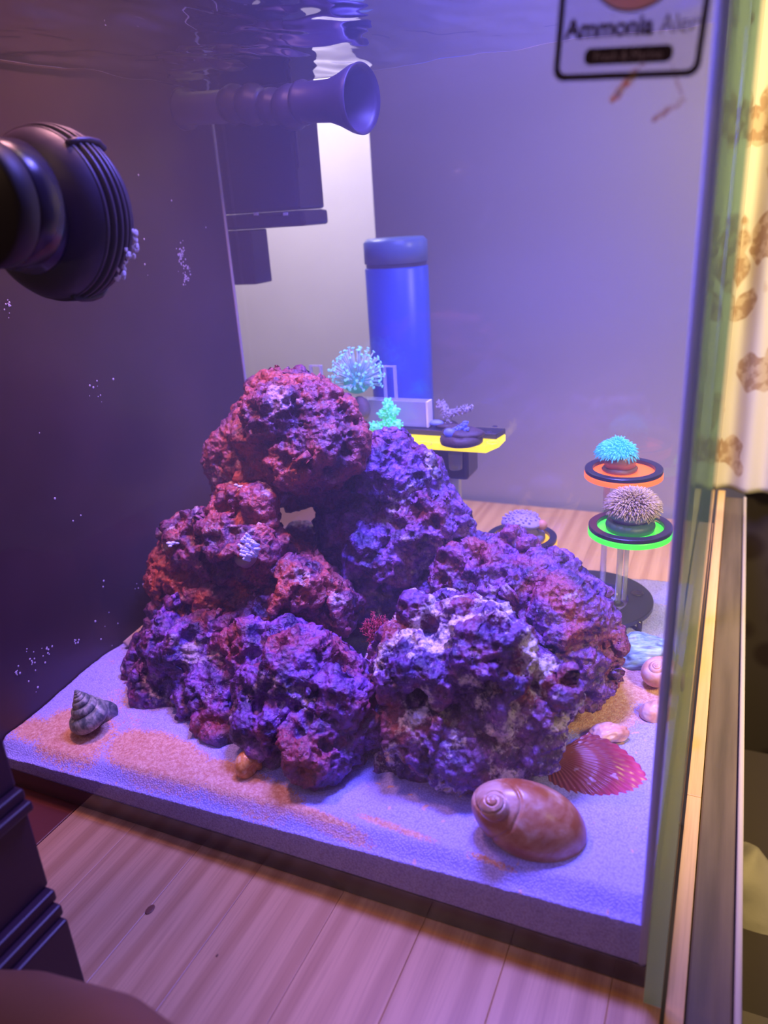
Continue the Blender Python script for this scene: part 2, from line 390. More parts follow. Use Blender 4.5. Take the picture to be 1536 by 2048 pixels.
# ---- water
def water():
    nx, ny = 120, 100; V = []; Fc = []
    x0, x1, y0, y1 = XL+.0004, XR-.0003, YF+.0004, YB-.0004
    P = np.array([[x0+(x1-x0)*i/nx, y0+(y1-y0)*j/ny, 0] for i in range(nx+1) for j in range(ny+1)])
    Q = P.copy(); Q[:, 1] *= .6
    h = .0042*fbm(Q+3, .045, 3, 21, .55)+.0006*vnoise(Q, .014, 5)
    P[:, 2] = ZW+h; V = [tuple(p) for p in P]
    idx = lambda i, j: i*(ny+1)+j
    for i in range(nx):
        for j in range(ny): Fc.append((idx(i, j), idx(i+1, j), idx(i+1, j+1), idx(i, j+1)))
    ringi = [idx(i, 0) for i in range(nx+1)]+[idx(nx, j) for j in range(1, ny+1)]+[idx(i, ny) for i in range(nx-1, -1, -1)]+[idx(0, j) for j in range(ny-1, 0, -1)]
    n0 = len(V); V += [(V[i][0], V[i][1], BASE+.0002) for i in ringi]; m = len(ringi)
    for k in range(m): k2 = (k+1) % m; Fc.append((ringi[k], n0+k, n0+k2, ringi[k2]))
    Fc.append(tuple(n0+k for k in range(m))[::-1])
    o = link('water', npmesh('water', V, Fc), water_mat(), None, True)
    for p in o.data.polygons[nx*ny:]: p.use_smooth = False
    tag(o, 'clear seawater filling the aquarium, rippled at its surface', 'water')
water()

# ---- sand
def sand_h(X, Y):
    """height of the sand bed (arrays)"""
    fx = np.clip((X-XL)/(XR-XL), 0, 1)
    P = np.stack([X, Y, np.zeros_like(X)], 1)
    h0 = .0225+.0165*fx
    e = np.clip((Y-YF)/.013, 0, 1); e = e*e*(3-2*e)
    h = h0+.0085*e*(1+.25*vnoise(P, .05, 3))
    h = h+.0035*np.clip((Y-YF-.01)/.05, 0, 1)*(1+fbm(P, .07, 3, 9))-.006*fx*np.clip((Y-YF-.02)/.1, 0, 1)
    return h
def sandz(x, y): return float(sand_h(np.array([x]), np.array([y]))[0])
def sand():
    nx, ny = 380, 310; x0, x1, y0, y1 = XL+.0008, XR-.0008, YF+.0008, YB-.0008
    gx, gy = np.meshgrid(np.linspace(x0, x1, nx+1), np.linspace(y0, y1, ny+1), indexing='ij')
    X, Y = gx.ravel(), gy.ravel(); P = np.stack([X, Y, 0*X], 1)
    Z = sand_h(X, Y)+.0006*fbm(P, .012, 3, 31)+.00035*fbm(P, .0025, 2, 12)
    V = np.stack([X, Y, Z], 1); Fc = []
    idx = lambda i, j: i*(ny+1)+j
    for i in range(nx):
        for j in range(ny): Fc.append((idx(i, j), idx(i+1, j), idx(i+1, j+1), idx(i, j+1)))
    V = [tuple(v) for v in V]
    ringi = [idx(i, 0) for i in range(nx+1)]+[idx(nx, j) for j in range(1, ny+1)]+[idx(i, ny) for i in range(nx-1, -1, -1)]+[idx(0, j) for j in range(ny-1, 0, -1)]
    n0 = len(V); V += [(V[i][0], V[i][1], BASE+.0004) for i in ringi]; m = len(ringi)
    for k in range(m): k2 = (k+1) % m; Fc.append((ringi[k], n0+k, n0+k2, ringi[k2]))
    Fc.append(tuple(n0+k for k in range(m))[::-1])
    g = G('sand')
    grain = g.nt.nodes.new('ShaderNodeTexVoronoi'); grain.inputs['Scale'].default_value = 900; g.L(g.tc, grain.inputs['Vector'])
    gcol = g.mix(grain.outputs['Color'], (.36, .33, .74), (.50, .46, .92))
    gcol2 = g.ramp(grain.outputs['Distance'], [(.0, (.50, .47, .98)), (.9, (.27, .24, .62))])
    # film of brown algae, thickest along the front left and the right side
    sx = g.nt.nodes.new('ShaderNodeSeparateXYZ'); g.L(g.tc, sx.inputs[0])
    a = g.noise(26, 4, rough=.6); fn = g.noise(620, 3, rough=.8)
    ge = g.nt.nodes.new('ShaderNodeNewGeometry'); nz = g.nt.nodes.new('ShaderNodeSeparateXYZ'); g.L(ge.outputs['True Normal'], nz.inputs[0])
    def M(op, x, y, z=None):
        n = g.nt.nodes.new('ShaderNodeMath'); n.operation = op
        for i, v in enumerate((x, y, z)):
            if v is None: continue
            if isinstance(v, bpy.types.NodeSocket): g.L(v, n.inputs[i])
            else: n.inputs[i].default_value = v
        return n.outputs[0]
    def blob(cx, cy, rx, ry, rot=0, k=1.0):
        mp = g.nt.nodes.new('ShaderNodeMapping'); mp.vector_type = 'TEXTURE'; mp.inputs['Location'].default_value = (cx, cy, 0); mp.inputs['Rotation'].default_value = (0, 0, rot); mp.inputs['Scale'].default_value = (rx, ry, 1)
        g.L(g.tc, mp.inputs[0]); sp = g.nt.nodes.new('ShaderNodeSeparateXYZ'); g.L(mp.outputs[0], sp.inputs[0])
        r2 = M('ADD', M('MULTIPLY', sp.outputs[0], sp.outputs[0]), M('MULTIPLY', sp.outputs[1], sp.outputs[1]))
        return M('MULTIPLY', M('MAXIMUM', M('SUBTRACT', 1.0, r2), 0.0), k)
    tot = None
    for args in BROWN:
        bl = blob(*args); tot = bl if tot is None else M('MAXIMUM', tot, bl)
    s = M('ADD', M('MULTIPLY', tot, 1.15), M('MULTIPLY_ADD', a, 1.1, -.78))
    s = M('ADD', s, M('MULTIPLY_ADD', fn, 1.5, -.75))
    up = g.ramp(nz.outputs[2], [(.55, B3(0)), (.8, B3(1))])
    fac = M('MULTIPLY', g.ramp(s, [(.18, B3(0)), (.40, B3(.85))]), up)
    spots = g.noise(150, 2); fac2 = M('MULTIPLY', g.ramp(spots, [(.68, B3(0)), (.72, B3(.8))]), up)
    brown = g.mix(g.ramp(g.noise(420, 4, rough=.75), [(.40, B3(0)), (.65, B3(1))]), (.56, .21, .035), (.80, .47, .26))
    c = g.mix(fac, gcol2, brown); c = g.mix(fac2, c, (.72, .40, .25))
    g.L(c, g.p.inputs['Base Color']); g.p.inputs['Roughness'].default_value = .8; g.p.inputs['Specular IOR Level'].default_value = .25
    inv = g.ramp(grain.outputs['Distance'], [(0, B3(1)), (.7, B3(0))]); g.bump(inv, .55, .0006)
    o = link('sand_bed', npmesh('sand_bed', V, Fc), g.m, None, True)
    for p in o.data.polygons[nx*ny:]: p.use_smooth = False
    tag(o, 'white aragonite sand bed with brown algae film covering the aquarium floor', 'sand', kind='stuff')
def zz(u, v, z=.035): return onZ(u, v, z)[0]
BROWN = []
for (u, v, rx, ry, rot, k) in ((150, 1462, .050, .032, -.2, 1.0), (320, 1520, .070, .024, -.15, 1.1), (480, 1578, .060, .018, -.12, 1.1), (250, 1420, .05, .06, 0, .38), (60, 1450, .03, .02, 0, .8),
                            (640, 1650, .05, .006, -.12, .85), (800, 1680, .035, .004, -.1, .75), (1170, 1430, .050, .040, 0, 1.05), (1230, 1385, .055, .035, 0, 1.0), (1330, 1440, .02, .04, 0, .5), (290, 1330, .05, .05, 0, .30), (660, 1745, .02, .002, 0, .0), (990, 1750, .02, .003, -.1, .7)):
    p = zz(u, v); BROWN.append((p.x, p.y, rx, ry, rot, k))
sand()

# ================================================================ ROCKS
def rock_mat(name, base, red, bright, pale, wred, wpale, seed, wdark=.0):
    g = G(name); off = (seed*1.7, seed*.9, seed*2.3)
    v = g.map(loc=off)
    big = g.noise(22, 5, v, .6, .4); mid = g.noise(60, 5, g.map(loc=(off[1], off[2], off[0])), .65, .3); fine = g.noise(420, 4, v, .7); m2 = g.noise(38, 6, g.map(loc=(off[2], off[0], off[1])), .7)
    c = g.mix(g.ramp(mid, [(.40, B3(0)), (.60, B3(1))]), base, bright)
    c = g.mix(g.ramp(big, [(wred-.07, B3(1)), (wred+.07, B3(0))]), c, red)
    c = g.mix(g.ramp(m2, [(wpale, B3(0)), (wpale+.06, B3(.9))]), c, pale)
    c = g.mix(g.ramp(fine, [(.33, B3(.75)), (.50, B3(0))]), c, tuple(x*.35 for x in base))
    c = g.mix(g.ramp(fine, [(.62, B3(0)), (.74, B3(.55))]), c, tuple(min(1, x*1.2+.08) for x in bright))
    c = g.mix(g.ramp(g.noise(700, 2, v), [(.70, B3(0)), (.76, B3(.7))]), c, (.75, .62, .80))  # pale specks painted into the colour as small glints
    g.L(c, g.p.inputs['Base Color']); g.p.inputs['Roughness'].default_value = .38; g.p.inputs['Specular IOR Level'].default_value = .6
    vb = g.nt.nodes.new('ShaderNodeTexVoronoi'); vb.inputs['Scale'].default_value = 330; g.L(v, vb.inputs['Vector'])
    ad = g.nt.nodes.new('ShaderNodeMath'); ad.operation = 'ADD'; g.L(fine, ad.inputs[0]); g.L(vb.outputs['Distance'], ad.inputs[1])
    g.bump(ad.outputs[0], .9, .0012)
    return g.m
def inside(px, py, poly):
    c = np.zeros(len(px), bool); n = len(poly); j = n-1
    for i in range(n):
        xi, yi = poly[i]; xj, yj = poly[j]
        k = ((yi > py) != (yj > py)) & (px < (xj-xi)*(py-yi)/((yj-yi) or 1e-9)+xi); c ^= k; j = i
    return c
def pdist(px, py, poly):
    d = np.full(len(px), 1e9); n = len(poly)
    for i in range(n):
        a = np.array(poly[i], float); b = np.array(poly[(i+1) % n], float); ab = b-a
        t = np.clip(((px-a[0])*ab[0]+(py-a[1])*ab[1])/(ab@ab), 0, 1)
        d = np.minimum(d, np.hypot(px-a[0]-t*ab[0], py-a[1]-t*ab[1]))
    return d
def rock(label, poly, Y0, v0, ky, m, seed, thick=.75, voxel=.00105, amp=1.0, rmax=70, kx=0, flat=None):
    """stones filling a silhouette: balls of the body at their own depth, fused, then eroded by noise"""
    rs = np.random.RandomState(seed); P = np.array(poly, float)
    lo, hi = P.min(0), P.max(0)
    gx, gy = np.meshgrid(np.arange(lo[0], hi[0], 7), np.arange(lo[1], hi[1], 7)); gx, gy = gx.ravel(), gy.ravel()
    k = inside(gx, gy, poly); gx, gy = gx[k], gy[k]; D = pdist(gx, gy, poly)
    cov = np.zeros(len(gx), bool); bm = bmesh.new(); order = np.argsort(-D); nb = 0; dm = D.max()
    for i in order:
        if cov[i] or D[i] < 7: continue
        r = D[i]
        cov |= np.hypot(gx-gx[i], gy-gy[i]) < r*.55
        rr = min(r, rmax); nlay = 1 if r < rmax*.8 else 3
        for l in range(nlay):
            uu, vv = gx[i], gy[i]
            if nlay > 1: ang = rs.rand()*6.28; q = (r-rr)*.9; uu += math.cos(ang)*q; vv += math.sin(ang)*q
            Y = Y0+ky*(vv-v0)+kx*(uu-P[:, 0].mean())
            _, t = onY(uu, vv, Y)
            Yj = Y+(rs.rand()*2-1)*t*(dm-rr*.5)*thick*.55 + (l-1 if nlay > 1 else 0)*t*rr*thick
            p, t = onY(uu, vv, Yj)
            ball(bm, p, (rr+4)*t, 2); nb += 1
    me = remeshed(bm, voxel, 14)
    V = getV(me); N = getN(me)
    q = V+.006*np.stack([vnoise(V, .02, seed+90), vnoise(V, .02, seed+91), vnoise(V, .02, seed+92)], 1)
    def norms(V): 
        setV(me, V); return getN(me)
    d = .0050*fbm(V, .040, 2, seed)+.0085*(ridged(q, .034, 2, seed+11)-.12)
    V = V+N*(d*amp)[:, None]; N = norms(V)
    q = V+.005*np.stack([vnoise(V, .014, seed+80), vnoise(V, .014, seed+81), vnoise(V, .014, seed+82)], 1)
    W = worley(q, .0185, seed+3); d = -.0110*np.clip(1-W/.46, 0, 1)**.8*(vnoise(V, .045, seed+50) > -.3)
    d += .0026*(ridged(q, .011, 2, seed+12)-.1)
    V = V+N*(d*amp)[:, None]; N = norms(V)
    W2 = worley(V+.002*N, .0070, seed+5); d = -.0042*np.clip(1-W2/.42, 0, 1)*(vnoise(V, .02, seed+51) > -.1)
    d += .0013*fbm(V, .0050, 3, seed+70)+.0009*ridged(V, .0032, 2, seed+71)
    V = V+N*(d*amp)[:, None]; setV(me, V)
    o = link('live_rock', me, m, None, True); tag(o, label, 'rock', None); return o
DP = (.050, .016, .13)
M_rA = rock_mat('rock_red_top', (.055, .015, .06), (.42, .085, .065), (.22, .06, .13), (.50, .32, .38), .50, .60, 1)
M_rB = rock_mat('rock_red_mid', (.055, .015, .065), (.46, .085, .06), (.24, .06, .14), (.60, .42, .45), .51, .59, 2)
M_rC = rock_mat('rock_violet', (.045, .016, .11), (.32, .05, .09), (.28, .09, .42), (.48, .36, .42), .43, .59, 3)
M_rD = rock_mat('rock_violet_tall', (.045, .016, .10), (.24, .05, .10), (.27, .10, .42), (.50, .40, .48), .42, .59, 4)
M_rE = rock_mat('rock_violet_right', (.045, .016, .10), (.32, .06, .10), (.26, .09, .40), (.45, .36, .46), .47, .61, 5)
M_rF = rock_mat('rock_mottled', (.035, .014, .10), (.34, .07, .08), (.22, .08, .36), (.85, .70, .70), .43, .52, 6)
polyA = [(535, 755), (580, 762), (600, 752), (640, 770), (680, 790), (712, 815), (716, 845), (728, 890), (724, 925), (700, 960), (690, 990), (660, 1010), (625, 1010), (600, 996), (575, 1000), (548, 992), (500, 985), (440, 1000), (425, 950), (410, 905), (430, 880), (470, 850), (495, 800), (515, 765)]
polyB = [(470, 970), (500, 968), (535, 1000), (540, 1048), (578, 1092), (625, 1118), (670, 1160), (712, 1195), (716, 1225), (680, 1260), (650, 1275), (600, 1270), (550, 1290), (500, 1275), (430, 1280), (370, 1270), (345, 1210), (310, 1185), (298, 1150), (330, 1110), (340, 1060), (370, 1015), (400, 1020), (425, 1030), (445, 990)]
polyC = [(350, 1190), (420, 1230), (520, 1240), (600, 1260), (650, 1290), (700, 1310), (735, 1330), (755, 1400), (760, 1470), (735, 1520), (690, 1545), (650, 1562), (600, 1548), (540, 1515), (480, 1505), (420, 1480), (380, 1460), (330, 1460), (300, 1410), (268, 1370), (268, 1330), (290, 1285), (310, 1215)]
polyD = [(775, 862), (798, 880), (850, 910), (880, 950), (905, 990), (930, 1040), (930, 1080), (890, 1110), (860, 1160), (830, 1215), (780, 1240), (720, 1260), (680, 1220), (655, 1150), (640, 1080), (640, 1030), (680, 995), (705, 950), (725, 910), (745, 880)]
polyE = [(880, 1100), (930, 1060), (980, 1075), (1020, 1060), (1060, 1085), (1085, 1115), (1130, 1120), (1155, 1150), (1185, 1170), (1210, 1230), (1225, 1280), (1242, 1320), (1235, 1370), (1190, 1400), (1130, 1420), (1050, 1400), (960, 1300), (900, 1220), (850, 1200), (825, 1180), (850, 1130)]
polyF = [(830, 1195), (880, 1190), (930, 1205), (985, 1215), (1030, 1260), (1080, 1310), (1130, 1370), (1155, 1395), (1125, 1420), (1115, 1470), (1120, 1540), (1050, 1540), (1000, 1560), (940, 1600), (900, 1590), (850, 1550), (800, 1590), (765, 1560), (760, 1480), (740, 1400), (735, 1330), (750, 1290), (790, 1240)]
rock('red-maroon live rock at the top of the left pile', polyA, .50, 890, 0, M_rA, 11)
rB = rock('red pointed live rock in the middle of the left pile with a tiny white coral', polyB, .445, 1130, -.00005, M_rB, 29)
rock('broad violet live rock at the bottom of the left pile', polyC, .385, 1370, -.00018, M_rC, 37, rmax=80)
rock('tall dark violet live rock leaning right behind the red ones', polyD, .515, 1040, -.00005, M_rD, 41, rmax=80, thick=.6)
rock('violet live rock at the back right below the yellow ring', polyE, .475, 1250, -.00015, M_rE, 59, rmax=75)
rock('big mottled white and violet live rock at the front right', polyF, .385, 1400, -.00012, M_rF, 67, rmax=80)
rock('dark live rock deep in the shade at the foot of the tall rock', [(640, 1180), (700, 1150), (800, 1150), (860, 1190), (850, 1230), (800, 1262), (700, 1266), (650, 1245)], .535, 1220, 0, M_rD, 71, voxel=.0016, thick=.6)
rock('small violet rock seen through the gap of the arch', [(578, 1052), (610, 1048), (640, 1060), (650, 1120), (600, 1130), (570, 1090)], .56, 1090, 0, M_rD, 73, voxel=.0016, amp=.5)
# ================================================================ PUMP AND FITTINGS
M_plastic = mat('black_plastic', (.040, .024, .046), .42, bump=.15, bscale=150)
M_plastic2 = mat('black_gloss', (.030, .020, .040), .25)
def wavemaker():
    c, _ = onY(86, 432, .312); c.y = 0
    e = empty('wave_pump', (c.x, YF+.004, c.z), 'round black ribbed wave pump held at the upper left of the front glass', 'pump')
    m = frame((0, 0, 0), (0, 1, 0))
    bm = bmesh.new(); lathe(bm, [(0, -.0035), (.022, -.0035), (.0245, -.001), (.0245, .006), (.027, .009), (.0275, .012), (.026, .014)], 64, m); obj('mount_foot', bm, M_plastic2, e, True)
    bm = bmesh.new(); lathe(bm, [(.020, .010), (.0285, .0125), (.034, .0145), (.0385, .0185), (.0405, .0225)], 72, m)
    obj('front_shell', bm, M_plastic, e, True)
    # ring slats of the cage, each a hoop with a groove before the next
    for k in range(6):
        h = .0225+.0040*k; r = [.0412, .0424, .0428, .0424, .0412, .0388][k]
        bm = bmesh.new(); lathe(bm, [(r-.0040, h+.0002), (r-.0004, h+.0002), (r, h+.0007), (r-.0001, h+.0021), (r-.0005, h+.0025), (r-.0040, h+.0025)], 72, m)
        o = obj('slat', bm, M_plastic, e, True)
    bm = bmesh.new(); lathe(bm, [(.0372, .0222), (.0380, .034), (.0372, .0462), (.031, .053), (.018, .058), (0, .0595)], 64, m); obj('cage_core', bm, M_plastic2, e, True)
    for a in (-.08, 2.1, 3.4, 4.8):
        bm = bmesh.new()
        pts = [Vector((math.cos(a)*r, math.sin(a)*r, h)) for r, h in ((.0405, .0215), (.0425, .027), (.0432, .034), (.0424, .041), (.0390, .0470))]
        tube(bm, pts, .0016, 8); bmesh.ops.transform(bm, matrix=m, verts=bm.verts[:]); obj('spoke', bm, M_plastic, e, True)
    # pale calcareous flakes on the far rim
    bm = bmesh.new(); rnd = random.Random(2)
    for k in range(34):
        a = rnd.uniform(1.0, 1.7); h = rnd.uniform(.034, .046); r = .0424 if h < .040 else .0408
        ball(bm, m @ Vector((r*math.cos(a), r*math.sin(a), h)), rnd.uniform(.0008, .0021), 1, (.3, 1, 1.1))
    tag(obj('crust', bm, mat('crust', (.62, .55, .50), .7), e), 'pale chalky crust flakes', kind='stuff')
    # outside magnet
    c2, _ = onY(-2, 408, YF-TH-.012)
    g = empty('magnet_mount', (c2.x, YF-TH-.0006, c2.z), 'smooth black cylinder magnet outside the front glass before the pump', 'magnet')
    m2 = frame((0, 0, 0), (0, -1, 0))
    bm = bmesh.new(); lathe(bm, [(0, 0), (.0262, 0), (.0268, .0008), (.0268, .0125), (.0262, .0140)], 64, m2); obj('body', bm, M_plastic2, g, True)
    bm = bmesh.new(); lathe(bm, [(.0262, .0140), (.0268, .0148), (.0266, .0235), (.0248, .0262), (0, .0268)], 64, m2); obj('cap', bm, mat('matt_black', (.028, .022, .026), .5), g, True)
    bm = bmesh.new(); tube(bm, [(-.020, -.012, .016), (-.032, -.014, .05), (-.045, -.012, .11), (-.05, -.012, .20)], .0028, 10); obj('cable', bm, M_plastic2, g, True)
wavemaker()
def nozzle():
    a = Vector((XL+.001, .603, .4505)); b, _ = onY(700, 197, .572)
    e = empty('return_nozzle', a, 'dark jointed return pipe ending in a flared nozzle just under the water surface', 'nozzle')
    d = b-a; L = d.length; dn = d.normalized(); m = frame((0, 0, 0), dn)
    bm = bmesh.new(); lathe(bm, [(0, 0), (.0165, 0), (.0165, .004), (.0125, .006), (.0125, L*.30), (0, L*.30)], 32, m); obj('pipe', bm, M_plastic, e, True)
    offs = [.34, .45, .565, .68]
    rr = [.0150, .0155, .0135, .0165]
    for k, (f, r) in enumerate(zip(offs, rr)):
        bm = bmesh.new(); c = d*f+Vector((0, 0, [.001, .0, -.002, -.0035][k]))
        vs = lathe(bm, [(0, -r), (r*.55, -r*.86), (r*.85, -r*.52), (r, -r*.05), (r*.97, r*.3), (r*.78, r*.62), (r*.74, r*.95), (0, r)], 32, frame(c, dn)); obj('ball_joint', bm, M_plastic, e, True)
    bm = bmesh.new()
    h0 = L*.72
    lathe(bm, [(.010, h0), (.0150, h0+.002), (.0158, h0+.006), (.0140, h0+.009), (.0145, L*.90), (.0175, L*.96), (.0225, L*1.03), (.0236, L*1.06), (.0228, L*1.065), (.0200, L*1.04), (.0150, L*.97), (.0118, L*.90), (.011, L*.80), (0, L*.80)], 40, frame((0, 0, -.0008), dn))
    obj('flared_mouth', bm, M_plastic, e, True)
nozzle()
def filterbox():
    e = empty('hang_on_filter', (-.415, .675, .31), 'black stepped filter box hanging behind the back glass at the left', 'filter')
    L = Vector(e.location); y0 = YB+TH+.001
    boxo('main_body', Vector((-.468, y0, .366))-L, Vector((-.369, y0+.05, .53))-L, M_plastic2, e, .003)
    boxo('bottom_lip', Vector((-.468, y0-.0004, .352))-L, Vector((-.3655, y0+.049, .3655))-L, M_plastic2, e, .003)
    boxo('intake_column', Vector((-.468, y0, .302))-L, Vector((-.424, y0+.03, .3515))-L, M_plastic2, e, .0015)
    for u in (512, 571):
        p, t = onY(u, 428, y0-.0014); boxo('clip', p-L-Vector((.0024, .0004, .0012)), p-L+Vector((.0024, .0008, .0012)), mat('clip_white', (.8, .75, .85), .4), e, .0003)
    p, t = onY(594, 300, y0-.002); boxo('guide_rail', (p.x-L.x-.001, y0-L.y-.003, .400-L.z), (p.x-L.x+.001, y0-L.y-.0006, .50-L.z), M_plastic, e, .0004)
filterbox()

# ================================================================ THERMOS
def thermos():
    p, t = onY(790, 475, .782)
    e = empty('thermos_flask', (p.x, .782, 0), 'tall blue steel thermos flask standing behind the tank', 'flask')
    H = p.z; r = .0335
    blue = mat('blue_enamel', (.02, .09, .62), .35); cap = mat('flask_cap', (.10, .17, .42), .35)
    bm = bmesh.new(); lathe(bm, [(0, .0004), (r-.002, .0004), (r, .003), (r, H-.030), (r-.0012, H-.0285), (0, H-.0285)], 64); obj('body', bm, blue, e, True)
    bm = bmesh.new(); lathe(bm, [(r-.0016, H-.0284), (r-.0016, H-.0245)], 64); obj('neck_ring', bm, mat('ring_dark', (.03, .03, .06), .4), e, True)
    bm = bmesh.new(); lathe(bm, [(0, H-.0244), (r, H-.0244), (r, H-.004), (r-.004, H), (0, H)], 64); obj('cap', bm, cap, e, True)
thermos()

# ================================================================ CORALS AND RACKS
M_dark = mat('rack_black', (.018, .016, .022), .3)
def fluo(name, col, es=.8): return mat(name, tuple(min(1, c*.8) for c in col), .25, emit=col, es=es)
M_yel = fluo('fluorescent_yellow', (1, .72, .0), 1.3); M_org = fluo('fluorescent_orange', (1, .14, .01), 1.4); M_grn = fluo('fluorescent_green', (.06, .95, .04), 1.1); M_yelo = fluo('fluorescent_amber', (1, .46, .0), 1.2)
M_clear = glass_mat('clear_acrylic', (.93, .93, .97), 1.5, .10, (.75, .75, .85))
M_plug = mat('plug_ceramic', (.055, .030, .030), .6, bump=.8, bscale=260)
def plug(e, c, r, h, stem=True, m=None, seed=0):
    """ceramic frag plug: knobbly disc and its stem"""
    bm = bmesh.new(); lathe(bm, [(0, 0), (r*.8, 0), (r*.98, h*.15), (r, h*.5), (r*.93, h*.8), (r*.8, h), (0, h*1.04)], 36, Matrix.Translation(c))
    V = [v for v in bm.verts]
    P = np.array([v.co for v in V])*1.0+seed; n = fbm(P, .006, 3, seed)
    for v, k in zip(V, n):
        d = Vector((v.co.x-c[0], v.co.y-c[1], 0)); 
        if d.length > 1e-5: v.co += d.normalized()*k*.0016+Vector((0, 0, k*.0008))
    obj('plug_disc', bm, m or M_plug, e, True)
    if stem:
        bm = bmesh.new(); lathe(bm, [(0, -.011), (r*.30, -.011), (r*.34, -.009), (r*.36, -.0001), (0, -.0001)], 20, Matrix.Translation(c)); obj('plug_stem', bm, m or M_plug, e, True)
def stuffpart(name, bm, m, e, label=None): return tag(obj(name, bm, m, e, True), label, kind='stuff')

def rack():
    e = empty('frag_rack', (-.24, YB-.004, .168), 'yellow fluorescent acrylic coral shelf with black top fixed on the back glass', 'coral rack')
    L = Vector(e.location)
    # yellow plate with cut corner and rimmed holes
    z1 = onY(990, 880, .60)[0].z
    z1 = .1700; z0 = .1640
    pr, _ = onZ(1000, 880, z1); pc, _ = onZ(972, 893, z1)
    xl, yf, xr = -.335, pc.y, pr.x
    bm = bmesh.new(); pts = [(xl, yf), (pc.x, yf), (xr, pr.y-.002), (xr, YB-.002), (xl, YB-.002)]
    lo = [bm.verts.new((x-L.x, y-L.y, z0-L.z)) for x, y in pts]; hi = [bm.verts.new((x-L.x, y-L.y, z1-L.z)) for x, y in pts]
    bm.faces.new(hi); bm.faces.new(lo[::-1])
    for k in range(5): k2 = (k+1) % 5; bm.faces.new((lo[k], lo[k2], hi[k2], hi[k]))
    bmesh.ops.bevel(bm, geom=bm.edges[:], offset=.0005, segments=2, affect='EDGES')
    obj('yellow_shelf', bm, M_yel, e)
    for u, v, r in ((845, 888, .0075), (985, 885, .0045)):
        p, _ = onZ(u, v, z1); bm = bmesh.new(); lathe(bm, [(r, .0001), (r+.0005, .0006), (r+.001, .0001)], 40, Matrix.Translation(p-L)); obj('hole_rim', bm, mat('rim_amber', (.75, .45, .02), .4, emit=(1, .6, 0), es=.3), e, True)
    a, _ = onZ(1012, 856, .1755); b_, _ = onZ(993, 868, .1755)
    bm = bmesh.new(); y0 = b_.y; pts = [(xl, y0), (b_.x, y0), (a.x, YB-.0025), (xl, YB-.0025)]
    lo = [bm.verts.new((x-L.x, y-L.y, z1+.0006-L.z)) for x, y in pts]; hi = [bm.verts.new((x-L.x, y-L.y, .1755-L.z)) for x, y in pts]
    bm.faces.new(hi); bm.faces.new(lo[::-1])
    for k in range(4): k2 = (k+1) % 4; bm.faces.new((lo[k], lo[k2], hi[k2], hi[k]))
    bmesh.ops.bevel(bm, geom=bm.edges[:], offset=.0005, segments=1, affect='EDGES'); obj('black_top', bm, M_dark, e)
    for u, v in ((990, 853), (978, 864)):
        p, _ = onZ(u, v, .1755); bm = bmesh.new(); lathe(bm, [(0, .0004), (.0022, .0004), (.0026, 0)], 20, Matrix.Translation(p-L)); obj('screw_cap', bm, M_plastic2, e, True)
    # black magnet bracket and pale strip below
    p, _ = onY(938, 960, .615); q, _ = onY(845, 905, .615)
    boxo('bracket', (q.x-L.x, .612-L.y, p.z-L.z), (p.x-L.x, YB-.001-L.y, z0-.0004-L.z), M_dark, e, .003)
    bm = bmesh.new(); p2, _ = onY(916, 918, .607); lathe(bm, [(0, -.014), (.0055, -.014), (.006, -.013), (.006, 0)], 24, Matrix.Translation((p2.x-L.x, .600-L.y, z0-.0006-L.z))); obj('clear_cup', bm, M_clear, e, True)
    m0, _ = onY(884, 1030, YB+TH); m1, _ = onY(917, 930, YB+TH)
    boxo('outer_magnet', (m0.x-L.x, YB+TH+.0006-L.y, m0.z-L.z), (m1.x-L.x, YB+TH+.008-L.y, m1.z-L.z), mat('pale_strip', (.55, .52, .55), .4), e, .001)
    # clear acrylic holder with upright prongs
    a, _ = onY(735, 838, .632); b_, _ = onY(852, 803, .632)
    boxo('holder_bar', (a.x-L.x-.02, .630-L.y, .1758-L.z), (b_.x-L.x, .642-L.y, b_.z-L.z), glass_mat('frosted_acrylic', (.8, .8, .85), 1.5, .45, (.55, .55, .65), .2), e, .0006)
    boxo('bar_end', (b_.x-L.x+.0002, .630-L.y, .1758-L.z), (b_.x-L.x+.0022, .642-L.y, b_.z-L.z), mat('polished_edge', (.8, .74, .70), .3), e, .0003)
    for u0, u1, vt in ((768, 789, 731), (621, 641, 730)):
        p, _ = onY(u0, vt, .636); q, _ = onY(u1, vt, .636)
        bm = bmesh.new()
        for X in (p.x, q.x): box(bm, Vector((X-.0010, .634, b_.z+.0003))-L, Vector((X+.0010, .638, p.z))-L, .0002)
        box(bm, Vector((p.x, .6345, p.z-.0012))-L, Vector((q.x, .6375, p.z))-L)
        obj('prong', bm, glass_mat('prong_acrylic', (.9, .9, .95), 1.5, .40, (.75, .75, .85)), e)
rack()
RT = .1703; BT = .1758
